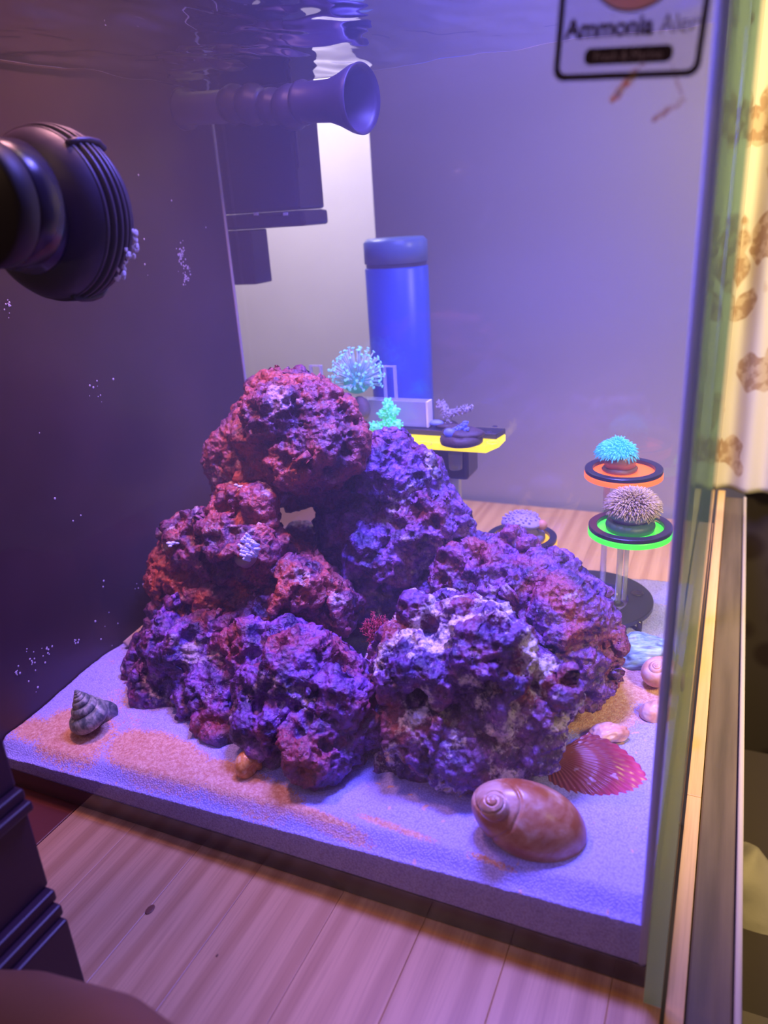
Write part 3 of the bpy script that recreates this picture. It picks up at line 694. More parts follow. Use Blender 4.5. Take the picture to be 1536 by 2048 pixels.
def anemone():
    c, _ = onY(712, 748, .625)
    p, _ = onY(722, 826, .622)
    e = empty('flowerpot_coral', (p.x, .622, BT), 'round cyan coral with a ball of long-stalked polyps on the rack', 'coral')
    L = Vector(e.location); c = c-L
    bm = bmesh.new(); ball(bm, (0, 0, (c.z-.016)/2+.001), .010, 3, (.95, .9, 1.15)); V = np.array([v.co for v in bm.verts]); n = fbm(V, .008, 3, 4)
    for v, k in zip(bm.verts, n): v.co += v.co.normalized()*k*.002; v.co.z = max(v.co.z, 0)
    obj('plug_rock', bm, mat('plug_brown', (.20, .13, .16), .7, bump=.7, bscale=200), e, True)
    bm = bmesh.new(); ball(bm, c+Vector((-.000, 0, -.008)), .0125, 3, (1, .9, .8)); obj('core', bm, mat('coral_core', (.08, .40, .38), .6, emit=(.05, .55, .48), es=.25), e, True)
    rnd = random.Random(5); st = bmesh.new(); tp = bmesh.new(); N = 150
    for k in range(N):
        z = 1-1.45*(k+.5)/N; a = k*2.39996; r = math.sqrt(max(0, 1-z*z)); d = Vector((r*math.cos(a), r*math.sin(a), z))
        d = (d+Vector((rnd.gauss(0, .08), rnd.gauss(0, .08), rnd.gauss(0, .08)))).normalized()
        R = .0258*rnd.uniform(.82, 1.04)*(1 if z > -.2 else .95); o = c+Vector((0, 0, -.008))
        end = c+Vector((0, 0, -.002))+d*R; mid = o+(end-o)*.6+Vector((rnd.gauss(0, .0008), rnd.gauss(0, .0008), .0005))
        tube(st, [o+d*.009, mid, end], [.0009, .0006, .00055], 6)
        ref = d.orthogonal().normalized(); b2 = d.cross(ref)
        for j in range(6):
            an = j*math.pi/3+rnd.random(); q = end+(ref*math.cos(an)+b2*math.sin(an))*.0009+d*.0007
            ball(tp, q, .00062, 1)
    stuffpart('polyp_stalks', st, mat('stalk_pale', (.42, .52, .60), .6, emit=(.10, .45, .45), es=.18), e)
    stuffpart('polyp_tips', tp, mat('tip_cyan', (.35, .85, .95), .5, emit=(.20, .75, .85), es=.38), e)
anemone()
def bush(e, branches, bm, bead, rnd, step=.0009, spread=1.0):
    """knobbly branching coral: beads crowding each branch"""
    for a, b, r0, r1 in branches:
        a, b = Vector(a), Vector(b); n = max(3, int((b-a).length/step))
        ref = (b-a).orthogonal().normalized(); b2 = (b-a).normalized().cross(ref)
        tube(bm, [a, (a+b)/2, b], [r0*.75, (r0+r1)*.4, r1*.7], 8)
        for k in range(n):
            f = k/(n-1); r = r0+(r1-r0)*f
            for _ in range(5):
                an = rnd.uniform(0, 6.28); q = a+(b-a)*f+(ref*math.cos(an)+b2*math.sin(an))*r*spread*rnd.uniform(.75, 1.2)
                ball(bm, q, bead*rnd.uniform(.7, 1.25), 1)
def green_coral(k=1.3):
    p, _ = onZ(772, 868, BT)
    e = empty('branching_coral', (p.x-.001, max(p.y, .612), BT), 'small bright mint green bushy coral on the rack behind the tall rock', 'coral')
    bm = bmesh.new(); rnd = random.Random(3)
    bush(e, [tuple(tuple(c*k for c in q) if isinstance(q, tuple) else q*k for q in br) for br in [((0, 0, .001), (.001, 0, .020), .0045, .0035), ((-.001, 0, .002), (-.013, -.002, .003), .0045, .0035), ((.001, 0, .010), (.006, 0, .017), .0035, .003), ((0, 0, .003), (.009, -.001, .006), .005, .0035), ((0, 0, .009), (-.006, 0, .014), .0035, .0025), ((.001, 0, .015), (.001, 0, .023), .003, .002)]], bm, .00105, rnd)
    obj('coral_branches', bm, mat('mint', (.20, .80, .50), .6, emit=(.08, .85, .45), es=.38), e, True)
    bm = bmesh.new(); lathe(bm, [(0, .0003), (.009, .0003), (.0095, .0015), (.008, .003), (0, .003)], 24); obj('plug_disc', bm, M_plug, e, True)
green_coral()
def grey_coral():
    p, _ = onZ(893, 852, BT)
    e = empty('finger_coral', (p.x, max(p.y, .622), BT), 'grey-brown two-armed branching coral on the rack with a feathery arm to the right', 'coral')
    bm = bmesh.new(); rnd = random.Random(9)
    bush(e, [((.003, 0, .001), (.001, 0, .010), .0030, .0028), ((.001, 0, .009), (-.004, 0, .021), .0034, .0028), ((.002, 0, .010), (.010, 0, .0135), .0026, .0022), ((.010, 0, .0135), (.022, -.001, .0165), .0022, .0017), ((-.003, 0, .015), (-.008, 0, .019), .0024, .0018), ((.020, -.001, .015), (.025, -.001, .020), .0016, .001)], bm, .00075, rnd)
    # feathery polyps
    for k in range(150):
        f = rnd.random(); q = (Vector((.001, 0, .009)).lerp(Vector((-.005, 0, .021)), f) if rnd.random() < .4 else Vector((.004, 0, .011)).lerp(Vector((.025, -.001, .0185)), f))
        d = Vector((rnd.gauss(0, 1), rnd.gauss(0, 1), rnd.gauss(.3, 1))).normalized(); tube(bm, [q+d*.002, q+d*rnd.uniform(.0042, .0058)], [.0004, .00022], 4)
    obj('coral_branches', bm, mat('grey_coral', (.42, .37, .42), .7), e, True)
    bm = bmesh.new(); lathe(bm, [(0, .0003), (.0100, .0003), (.0106, .0018), (.008, .0035), (0, .0035)], 28); obj('plug_disc', bm, M_plug, e, True)
    bm = bmesh.new(); vs = ball(bm, (-.008, -.004, .0035), .0052, 2, (1.3, .8, .55)); o = obj('blue_patch', bm, mat('blue_tissue', (.20, .26, .95), .5, emit=(.08, .12, .9), es=.15), e, True)
grey_coral()
def blue_plug():
    p, _ = onZ(922, 888, RT); 
    e = empty('coral_plug', (p.x, p.y+.001, RT), 'dark coral plug with a bright blue growing edge at the front of the yellow shelf', 'coral')
    plug(e, (0, 0, .0002), .0185, .0085, False, seed=3)
    bm = bmesh.new(); ball(bm, (.001, .001, .009), .0155, 3, (1.12, .9, .42)); P = np.array([v.co for v in bm.verts]); n = fbm(P+5, .009, 3, 8)
    for v, k in zip(bm.verts, n): v.co += v.co.normalized()*k*.0045
    for v in bm.verts: v.co.z = max(v.co.z, .0075)
    obj('encrusting_base', bm, mat('dark_crust', (.060, .032, .035), .6, bump=.8, bscale=240), e, True)
    bm = bmesh.new(); rnd = random.Random(12)
    bush(e, [((-.006, -.008, .011), (.003, -.004, .016), .0026, .0024), ((.003, -.004, .016), (.006, -.002, .0205), .0022, .0012), ((.004, -.004, .014), (.008, -.005, .0145), .0018, .001)], bm, .0008, rnd)
    ball(bm, (-.007, -.010, .0118), .0052, 2, (1, .7, .8)); obj('blue_growth', bm, mat('blue_growth', (.14, .18, .95), .5, emit=(.06, .09, .9), es=.22), e, True)
    p2, _ = onZ(845, 850, BT)
blue_plug()

def stand():
    pc, _ = onZ(1180, 1192, .056)
    e = empty('coral_stand', (pc.x, pc.y, .030), 'three-ring coral stand with black ring base on clear rods at the back right', 'coral stand')
    L = Vector(e.location); ZB = .056-L.z
    bm = bmesh.new(); lathe(bm, [(.030, ZB-.0045), (.0485, ZB-.0045), (.0495, ZB-.004), (.0495, ZB-.0005), (.049, ZB), (.0305, ZB), (.030, ZB-.0005), (.030, ZB-.0045)], 72)
    obj('base_ring', bm, mat('base_ring_black', (.022, .02, .03), .35), e)
    for u, v in ((1274, 1186), (1235, 1208)):
        p, _ = onZ(u, v, .0562); bm = bmesh.new(); lathe(bm, [(0, .0001), (.0032, .0001), (.0046, .0010), (.0052, .0001)], 24, Matrix.Translation(p-L)); obj('socket', bm, M_plastic2, e, True)
    for ang in (-.55, 1.6, 3.6):
        c, s = math.cos(ang), math.sin(ang); R = .0475; gz = sandz(pc.x+c*R, pc.y+s*R)-L.z if pc.y+s*R < YB-.002 else .0
        bm = bmesh.new(); tube(bm, [(c*(R-.004), s*(R-.004), ZB-.002), (c*(R+.002), s*(R+.002), ZB-.004), (c*(R+.002), s*(R+.002), ZB-.012), (c*(R-.001), s*(R-.001), gz-.001)], [.0022, .0024, .0020, .0015], 10); obj('foot', bm, M_plastic2, e, True)
    rings = [((1260, 1057), (.3785e-3), M_grn, .0308), ((1247, 943), 4.05e-4, M_org, .0306), ((1043, 1078), 4.3e-4, M_yelo, .0300)]
    out = []
    for (u, v), t, m, r in rings:
        p = CAM+ray(u, v)*t; p.y = min(p.y, YB-.033); d = ray(u, v); p = CAM+d*(p.y/d.y) if abs(p.y/d.y-t) > 1e-6 else p; q = p-L
        bm = bmesh.new(); lathe(bm, [(0.0062, -.0042), (r-.0003, -.0042), (r, -.0039), (r, -.0004), (r-.0003, 0), (.0062, 0), (.0062, -.0042)], 72, Matrix.Translation(q)); o = obj('glowing_ring', bm, m, e)
        tag(o, {M_grn: 'bright green fluorescent ring plate', M_org: 'bright orange fluorescent ring plate', M_yelo: 'amber yellow fluorescent ring plate'}[m])
        bm = bmesh.new(); lathe(bm, [(r*.79, .0002), (r*.985, .0002), (r*.99, .0006), (r*.99, .0030), (r*.975, .0034), (r*.80, .0034), (r*.79, .0030), (r*.79, .0002)], 72, Matrix.Translation(q)); obj('black_ring', bm, M_dark, e)
        out.append(p)
    for u, v, k, rad in ((1235, 1206, 0, .0024), (1248, 1199, 0, .0019), (1205, 1163, 1, .0026)):
        p, _ = onZ(u, v, .0564); top = out[k].z-.0046
        uu = {0: (1226, 1040), 1: (1246, 1040), 2: (1200, 960)}[0]
        bm = bmesh.new(); tube(bm, [p-L, Vector((p.x-L.x, p.y-L.y, top-L.z))], rad, 14); obj('clear_rod', bm, M_rod, e, True)
        bm = bmesh.new(); tube(bm, [p-L+Vector((rad*.55, -rad*.3, .001)), Vector((p.x-L.x+rad*.55, p.y-L.y-rad*.3, top-L.z-.001))], rad*.22, 6)
    for dx in (.004, .016):
        q = out[2]; bm = bmesh.new(); tube(bm, [(q.x-L.x+dx, q.y-L.y+.004, ZB-.02), (q.x-L.x+dx, q.y-L.y+.004, q.z-L.z-.0045)], .0019, 12); obj('clear_rod', bm, M_rod, e, True)
    return out
M_rod = glass_mat('rod_acrylic', (.88, .88, .93), 1.5, .28, (.85, .82, .90))
RG, RO, RY = stand()
def hair(bm, c, rx, ry, rz, n, ln, rad, rnd, zmin=-.1, droop=0, lean=Vector((0, 0, 0))):
    for k in range(n):
        z = 1-(1-zmin)*(k+.5)/n; a = k*2.39996; r = math.sqrt(max(0, 1-z*z)); d = Vector((r*math.cos(a), r*math.sin(a), z))
        s = Vector((d.x*rx, d.y*ry, d.z*rz))+c; dd = (d+Vector((rnd.gauss(0, .22), rnd.gauss(0, .22), rnd.gauss(.15, .2)))+lean).normalized(); l = ln*rnd.uniform(.6, 1.2)
        tube(bm, [s-dd*.001, s+dd*l*.55, s+dd*l+Vector((0, 0, -droop*l))], [rad*1.2, rad, rad*.7], 4)
def stand_corals():
    rnd = random.Random(21)
    # green ring: brown star polyps
    e = empty('star_polyp_coral', (RG.x, RG.y, RG.z), 'shaggy brown grass-like polyp coral sitting on the green ring', 'coral')
    bm = bmesh.new(); r0 = .0175
    lathe(bm, [(0, .0002), (r0, .0002), (r0*1.04, .0035), (r0*.98, .007), (0, .0072)], 36); lathe(bm, [(0, -.014), (.0055, -.014), (.006, -.013), (.006, .0002)], 20)
    obj('plug_disc', bm, mat('plug_green', (.03, .09, .06), .5, bump=.6, bscale=200), e, True)
    bm = bmesh.new(); ball(bm, (0, 0, .0135), .0165, 3, (1, .95, .62)); P = np.array([v.co for v in bm.verts]); n = fbm(P, .008, 3, 2)
    for v, k in zip(bm.verts, n): v.co.x *= 1+k*.12; v.co.y *= 1+k*.12; v.co.z = max(v.co.z+k*.002, .0075)
    obj('coral_mat', bm, mat('purple_mat', (.26, .18, .34), .5, bump=.5, bscale=180), e, True)
    bm = bmesh.new(); hair(bm, Vector((.001, 0, .0185)), .0145, .0135, .0095, 1900, .0066, .00034, rnd, -.3, .25)
    hair(bm, Vector((.014, -.006, .010)), .003, .003, .002, 26, .004, .0003, rnd, -.2, .3)
    stuffpart('polyps', bm, mat('brown_polyps', (.56, .42, .25), .8), e)
    # orange ring: cyan coral
    e = empty('cyan_polyp_coral', (RO.x-.003, RO.y, RO.z), 'bright cyan tufted coral on a brown plug above the orange ring', 'coral')
    plug(e, (0, 0, .0002), .0135, .005, True, mat('plug_brown_dark', (.16, .08, .06), .5, bump=.6, bscale=220), seed=6)
    bm = bmesh.new(); lathe(bm, [(0, .005), (.0122, .005), (.0126, .010), (.0128, .014), (.010, .0165), (0, .017)], 30); obj('rock_base', bm, mat('plug_brown2', (.24, .13, .10), .35, bump=.8, bscale=160), e, True)
    bm = bmesh.new(); hair(bm, Vector((-.003, -.001, .0165)), .0125, .011, .0075, 460, .0048, .00055, rnd, -.35, .35, Vector((-.35, -.1, 0)))
    hair(bm, Vector((-.002, 0, .021)), .005, .005, .005, 90, .0045, .00055, rnd, 0, .2, Vector((-.2, 0, 0)))
    ball(bm, (-.003, -.001, .0165), .0122, 3, (1, .9, .62))
    stuffpart('polyps', bm, mat('cyan_polyps', (.12, .62, .85), .55, emit=(.04, .50, .80), es=.35), e)
    # amber ring: lilac mushroom shaped coral
    e = empty('lilac_coral', (RY.x+.001, RY.y, RY.z), 'lilac flat-topped coral on a grey plug above the amber ring', 'coral')
    bm = bmesh.new(); lathe(bm, [(0, .0002), (.0185, .0002), (.0192, .002), (.0190, .005), (.0175, .0066), (0, .0068)], 40)
    lathe(bm, [(0, -.013), (.0055, -.013), (.006, .0002)], 18); obj('plug_disc', bm, mat('plug_grey', (.16, .13, .20), .35, bump=.6, bscale=300), e, True)
    bm = bmesh.new(); vs = lathe(bm, [(0, .0068), (.0138, .0068), (.0132, .016), (0, .0165)], 8); obj('stalk_block', bm, mat('stalk_grey', (.22, .15, .24), .5, bump=.4, bscale=100), e)
    bm = bmesh.new(); ball(bm, (-.001, 0, .0175), .0165, 4, (1.05, .95, .36)); P = np.array([v.co for v in bm.verts]); n = fbm(P, .007, 3, 4); n2 = worley(P, .0022, 3)
    for v, k, k2 in zip(bm.verts, n, n2): v.co += v.co.normalized()*(k*.002-.0012*max(0, k2-.3)); v.co.z += -.002*(abs(v.co.x)/.016)**2
    ball(bm, (.000, 0, .0242), .0016, 2); 
    for k in range(60):
        a = k*2.4; rr = .0155*math.sqrt((k+.5)/60); ball(bm, (rr*math.cos(a)-.001, rr*math.sin(a), .0178+.0055*math.sqrt(max(0, 1-(rr/.0165)**2))), .0011, 1)
    obj('coral_cap', bm, mat('lilac', (.30, .23, .55), .65, bump=.5, bscale=400), e, True)
    bm = bmesh.new(); ball(bm, (.0165, -.001, .0155), .0062, 2, (.8, .7, .75)); obj('orange_edge', bm, mat('orange_crust', (.50, .22, .13), .6), e, True)
stand_corals()
# little white coral on the red rock, pale flecks, red macroalga
def onrock(o, u, v):
    d = ray(u, v).normalized(); dg = None
    ok, loc, nrm, _ = o.ray_cast(CAM, d)
    return (loc, nrm) if ok else (onY(u, v, .43)[0], Vector((0, -1, 0)))
def small_coral():
    p, n = onrock(rB, 500, 1108)
    e = empty('tiny_coral', p, 'tiny white-violet knobbly coral on the face of the middle red rock', 'coral')
    m = frame((0, 0, 0), n*.7+Vector((-.3, -.4, .35)))
    bm = bmesh.new(); lathe(bm, [(0, -.004), (.0095, -.003), (.009, .002), (.006, .004), (0, .0045)], 20, m @ Matrix.Translation((.003, -.003, 0))); obj('plug_disc', bm, mat('plug_tan', (.34, .24, .24), .6, bump=.7, bscale=200), e, True)
    bm = bmesh.new(); rnd = random.Random(6)
    for k in range(34):
        a = rnd.uniform(0, 6.28); r = .0085*math.sqrt(rnd.random()); b = Vector((r*math.cos(a)*.8-.004, r*math.sin(a)*1.2, .003)); t = b+Vector((rnd.gauss(0, .0008), rnd.gauss(0, .001), rnd.uniform(.003, .006)))
        tube(bm, [m @ b, m @ t], [.0012, .0010], 6); ball(bm, m @ t, .0012, 1)
    obj('coral_knobs', bm, mat('white_violet', (.60, .58, .95), .6, emit=(.2, .2, .8), es=.10), e, True)
    for k, (u, v, r) in enumerate(((480, 975, .0045), (345, 1087, .004))):
        p, n = onrock(rB, u, v); bm = bmesh.new(); rr = random.Random(k)
        for _ in range(9): ball(bm, (rr.gauss(0, r*.6), rr.gauss(0, r*.3), rr.gauss(0, r*.35)), rr.uniform(.0012, .0022), 1, (1.3, 1, .7))
        o = obj('pale_growth', bm, mat('pale_growth', (.60, .62, .95), .6), None, True); o.location = p
        tag(o, ['pale blue crust patch on the tip of the middle red rock', 'pale blue crust patch on the left shoulder of the middle red rock'][k], 'coral')
small_coral()
def alga():
    p, _ = onZ(768, 1290, .045); p = onY(768, 1275, .43)[0]
    e = empty('red_seaweed', p, 'tuft of feathery red seaweed between the rocks', 'seaweed'); bm = bmesh.new(); rnd = random.Random(3)
    def br(a, d, l, r, n):
        b = a+d*l; tube(bm, [a, (a+b)/2+Vector((rnd.gauss(0, .0004),)*3), b], [r, r*.8, r*.6], 5)
        if n:
            for _ in range(3): br(a+d*l*rnd.uniform(.5, 1), (d+Vector((rnd.gauss(0, .5), rnd.gauss(0, .5), rnd.gauss(.1, .4)))).normalized(), l*.62, r*.7, n-1)
    for k in range(14): br(Vector((rnd.gauss(0, .004), rnd.gauss(0, .003), -.004)), Vector((rnd.gauss(-.15, .5), rnd.gauss(-.3, .3), 1)).normalized(), .011, .0009, 3)
    stuffpart('fronds', bm, mat('seaweed_red', (.42, .03, .06), .5), e)
alga()

# ================================================================ SHELLS
def shell_mesh(W, turns, a, spire, size, nphi=28, per=40, ridges=0, rib=0, squash=1.0, taper=1, asq=1.0):
    """log-spiral shell, apex at +Z; size = radius of the last whorl centre line"""
    k = math.log(W)/(2*math.pi); n = int(turns*per); V = []; Fc = []
    for i in range(n+1):
        th = -2*math.pi*turns*(1-i/n); g = math.exp(k*th)*size; c, s = math.cos(-th), math.sin(-th)
        for j in range(nphi):
            ph = 2*math.pi*j/nphi; rr = a*g*(1+ridges*math.cos(ph*9)*.5+rib*math.cos(th*14))
            R = g+rr*math.cos(ph)*asq; Z = -spire*g+rr*math.sin(ph)*squash
            V.append((R*c, R*s, Z+spire*size))
    for i in range(n):
        for j in range(nphi):
            j2 = (j+1) % nphi; Fc.append((i*nphi+j, i*nphi+j2, (i+1)*nphi+j2, (i+1)*nphi+j))
    n0 = n*nphi; 
    Fc.append(tuple(n0+j for j in range(nphi)))
    # lip: last ring scaled outwards a touch gives the rim its thickness
    return npmesh('shell', V, Fc)
def shell_mat(name, c1, c2, c3, scale=60, lo=.42, hi=.58, rough=.32, bands=0, stretch=(1, 1, 1)):
    g = G(name); n = g.noise(scale, 5, g.map(stretch), .6, .4); n2 = g.noise(scale*2.6, 4)
    c = g.ramp(n, [(lo, c1), (.5*(lo+hi), c2), (hi, c3)])
    c = g.mix(g.ramp(n2, [(.55, B3(0)), (.75, B3(.4))]), c, c1)
    g.L(c, g.p.inputs['Base Color']); g.p.inputs['Roughness'].default_value = rough; g.bump(n2, .25, .0005); return g.m
def put_shell(name, me, m, loc, zax, xax, label, cat='shell', group=None):
    o = link(name, me, m, None, True); o.matrix_world = frame(loc, zax, xax); tag(o, label, cat, group); return o
up = Vector((0, 0, 1))
# moon snail
def onsand(u, v, dz=0):
    z = .04
    for _ in range(6): q = onZ(u, v, z)[0]; z = sandz(q.x, q.y)+dz
    return q
def turn(axis, deg):
    x = up.cross(axis).normalized(); y = axis.normalized().cross(x); a = math.radians(deg)
    return x*math.cos(a)-y*math.sin(a)
def settle(axis): return up.cross(axis)      # turns a shell so that its mouth lies on the sand
imr = Vector(right); imd = Vector(down)
def moon_snail():
    c = onsand(1052, 1645, .0085); t = (c-CAM).dot(fwd)/F
    lax = (imr*.90+imd*.36+fwd*-.10).normalized(); vax = (imr*-.36+imd*.90); vax = (vax-lax*vax.dot(lax)).normalized(); dax = lax.cross(vax)
    P = lambda u, v, d: CAM+ray(u, v)*t+dax*d*(1 if dax.dot(fwd) < 0 else -1)       # d = towards the viewer
    bm = bmesh.new()
    def egg(cc, a, b_, d_, taper=0):
        for v in bmesh.ops.create_icosphere(bm, subdivisions=5, radius=1)['verts']:
            x, y, z = v.co; k = 1+taper*x; v.co = cc+lax*x*a+vax*y*b_*k+dax*z*d_*k
    egg(P(1056, 1640, 0), 119*t, 75*t, 72*t, .10)
    egg(P(1122, 1680, -.001), 46*t, 44*t, 40*t)
    egg(P(1150, 1704, -.003), 17*t, 17*t, 22*t)
    egg(P(986, 1600, 46*t), 30*t, 26*t, 22*t); egg(P(985, 1598, 66*t), 4.5*t, 4.5*t, 5*t)
    me = remeshed(bm, .00055, 4)
    # suture: a groove coiling out from the tip, then running across the body to the lip
    V = getV(me); N = getN(me); C0 = np.array(CAM); vis = V-C0
    f = vis@np.array(fwd); U = vis@np.array(right)/f*F+768; W = vis@np.array(down)/f*F+1024
    q = []
    for k in range(90):
        th = math.radians(38)-(89-k)/89*2*math.pi*2.7; r = 62*math.exp(-math.log(2.35)*(89-k)/89*2.7); q.append((985+r*math.cos(th), 1600+r*.92*math.sin(th), r))
    q += [(1022, 1660, 66), (1000, 1674, 70), (975, 1681, 70), (945, 1676, 70)]
    dd = np.full(len(V), 1e9)
    for (x0, y0, r0), (x1, y1, r1) in zip(q, q[1:]):
        L2 = (x1-x0)**2+(y1-y0)**2; tt = np.clip(((U-x0)*(x1-x0)+(W-y0)*(y1-y0))/L2, 0, 1); wd_ = max(1.3, r0*.055); dn_ = np.hypot(U-x0-tt*(x1-x0), W-y0-tt*(y1-y0))
        dd = np.minimum(dd, dn_/wd_+(0 if r0 > 7 else .3))
    facing = (N@np.array(fwd)) < .1
    V = V-N*(facing*.0009*np.exp(-dd**2))[:, None]; setV(me, V)
    m = shell_mat('moon_snail', (.60, .40, .33), (.46, .21, .11), (.34, .10, .03), 46, .38, .60, .28)
    tag(link('moon_snail_shell', me, m, None, True), 'large brown moon snail shell lying on the sand in front of the mottled rock', 'shell')
moon_snail()
# turban shell left
p = onsand(190, 1446, .0045)
imr = Vector(right); ax1 = (up*.92-imr*.22-fwd*.10).normalized()
put_shell('turban_shell', shell_mesh(1.48, 8, .92, 3.3, .0096, 26, 48, ridges=.03), shell_mat('turban', (.40, .38, .34), (.18, .20, .18), (.05, .07, .08), 210, .38, .62, .5, stretch=(1, 1, .5)), p, ax1, Vector((.35, 1, 0)), 'grey-green mottled turban shell standing on the sand near the black side')
# small orange snail
p = onsand(490, 1530, .0045)
axis = (imr*.60+imd*.30-fwd*.50+up*.1).normalized()
put_shell('snail_shell', shell_mesh(1.95, 5, 1.0, 1.15, .0060, 26, 44, squash=1.25), shell_mat('orange_snail', (.80, .38, .10), (.62, .20, .03), (.80, .48, .24), 160, .4, .6, .25), p, axis, turn(axis, 30), 'small glossy orange snail shell on the brown sand before the broad violet rock')
# scallop
def scallop():
    n, r = 132, 30; V = []; Fc = []
    for i in range(n+1):
        th = math.radians(-74+148*i/n); ribs = math.cos(2*math.pi*23*i/n)
        edge = 1-.30*abs(th/1.3)**2.2
        for j in range(r+1):
            f = j/r; R = .061*f*edge*(1+.003*ribs*f); z = .0095*math.sin(math.pi*min(1, f*.95+.05))**.8*max(0, math.cos(th*1.2))**.6+.0006*ribs*f**.7
            z += .0004*math.cos(f*38)*f
            V.append((R*math.cos(th), R*math.sin(th)*.74, z))
    for i in range(n):
        for j in range(r): a = i*(r+1)+j; Fc.append((a, a+1, a+r+2, a+r+1))
    g = G('scallop_red'); ln = g.nt.nodes.new('ShaderNodeVectorMath'); ln.operation = 'LENGTH'; g.L(g.tc, ln.inputs[0])
    nn = g.noise(70, 4); ad = g.nt.nodes.new('ShaderNodeMath'); ad.operation = 'MULTIPLY_ADD'; g.L(nn, ad.inputs[0]); ad.inputs[1].default_value = .012; g.L(ln.outputs['Value'], ad.inputs[2])
    c = g.ramp(ad.outputs[0], [(.018, (.30, .07, .05)), (.044, (.22, .025, .05)), (.052, (.42, .035, .10)), (.060, (.62, .07, .20))])
    sp = g.ramp(g.noise(120, 3, g.map(loc=(3, 1, 2))), [(.62, B3(0)), (.68, B3(.55))]); c = g.mix(sp, c, (.65, .45, .85))
    g.L(c, g.p.inputs['Base Color']); g.p.inputs['Roughness'].default_value = .3
    p = onsand(1096, 1515, .003); q = onsand(1292, 1592, .002)
    o = link('scallop_shell', npmesh('scallop_shell', V, Fc), g.m, None, True); so = o.modifiers.new('thick', 'SOLIDIFY'); so.thickness = .0010
    o.matrix_world = frame(p+Vector((0, 0, -.001)), Vector((.06, -.22, 1)), (q-p))
    tag(o, 'ribbed red scallop shell half lying beside the mottled rock at the right', 'shell')
scallop()
def dome_shell(name, L, Wd, H, m, loc, zax, xax, label, seed, rings=0, lump=.1, off=.25):
    bm = bmesh.new(); bmesh.ops.create_icosphere(bm, subdivisions=5, radius=1); P = np.array([v.co for v in bm.verts]); n = fbm(P*.02+seed, .016, 3, seed); n3 = fbm(P*.02+seed, .005, 2, seed+1)
    for v, k, k3 in zip(bm.verts, n, n3):
        x, y, z = v.co; rr = math.hypot(x-off, y)
        s = 1+lump*k+.03*k3+(.022*math.cos(rr*rings) if rings else 0)
        v.co = Vector((x*L*s*(1-.16*y), y*Wd*s*(1-.2*x), (z if z > 0 else z*.25)*H*s))
    me = bpy.data.meshes.new(name); bm.to_mesh(me); bm.free(); return put_shell(name, me, m, loc, zax, xax, label)
g = G('abalone'); vr = g.nt.nodes.new('ShaderNodeTexVoronoi'); vr.inputs['Scale'].default_value = 95; g.L(g.map((1, .6, 1)), vr.inputs['Vector']); nn = g.noise(260, 4, g.map((.25, 1.6, 1)))
c = g.mix(g.ramp(nn, [(.35, B3(0)), (.65, B3(1))]), (.09, .13, .20), (.30, .48, .62)); c = g.mix(g.ramp(g.noise(50, 3), [(.5, B3(0)), (.7, B3(.6))]), c, (.45, .38, .40))
g.L(c, g.p.inputs['Base Color']); g.p.inputs['Roughness'].default_value = .4; g.bump(nn, .6, .001); M_abal = g.m
p = onsand(1283, 1308, .003)
dome_shell('abalone_shell', .0220, .0165, .0155, M_abal, p, (0, -.25, 1), imr+Vector((0, -.1, -.25)), 'blue-green rough abalone shell on the sand behind the peach shells', 4, 28, .25)
M_peach = shell_mat('peach_shell', (.66, .42, .38), (.70, .33, .22), (.50, .20, .12), 120, .36, .66, .35)
p = onsand(1320, 1358, .005); put_shell('whelk_shell', shell_mesh(1.8, 5, .92, 1.7, .0088, 24, 44, squash=1.25), M_peach, p+Vector((.0, 0, .001)), (-imr*.3+up*.8-fwd*.3), settle(-imr*.3+up*.8-fwd*.3), 'peach whelk shell against the side glass just in front of the abalone shell')
p = onsand(1316, 1428, .001); dome_shell('cowrie_shell', .0112, .0090, .0085, M_peach, p-Vector((.001, 0, 0)), (0, 0, 1), imr, 'rounded peach shell half sunk in the sand by the side glass', 8, 14, .1)
p = onsand(1218, 1468, .0035); o = dome_shell('oyster_shell', .0125, .0078, .0072, M_peach, p, (0, -.1, 1), imr+Vector((.1, .25, 0)), 'peach wavy shell with a pointed tip just behind the red scallop', 12, 11, .35)
p, _ = onZ(276, 1278, .043)
bm = bmesh.new()
for k in range(9):
    for j in range(7): bm.verts.new((-.011+.022*k/8, (j/6-.5)*.016*(.35+.65*k/8), .0045*math.sin(j/6*math.pi)+.0008*math.cos(j*4)+.002*k/8))
bm.verts.ensure_lookup_table()
for k in range(8):
    for j in range(6): bm.faces.new([bm.verts[i] for i in (k*7+j, (k+1)*7+j, (k+1)*7+j+1, k*7+j+1)])
o = obj('shell_fragment', bm, mat('cream_shell', (.72, .55, .52), .4), None, True); so = o.modifiers.new('t', 'SOLIDIFY'); so.thickness = .0009; o.location = p+Vector((0, 0, .001)); o.rotation_euler = (.1, -.5, .7)
tag(o, 'cream curved shell fragment in the sand corner by the black side', 'shell')

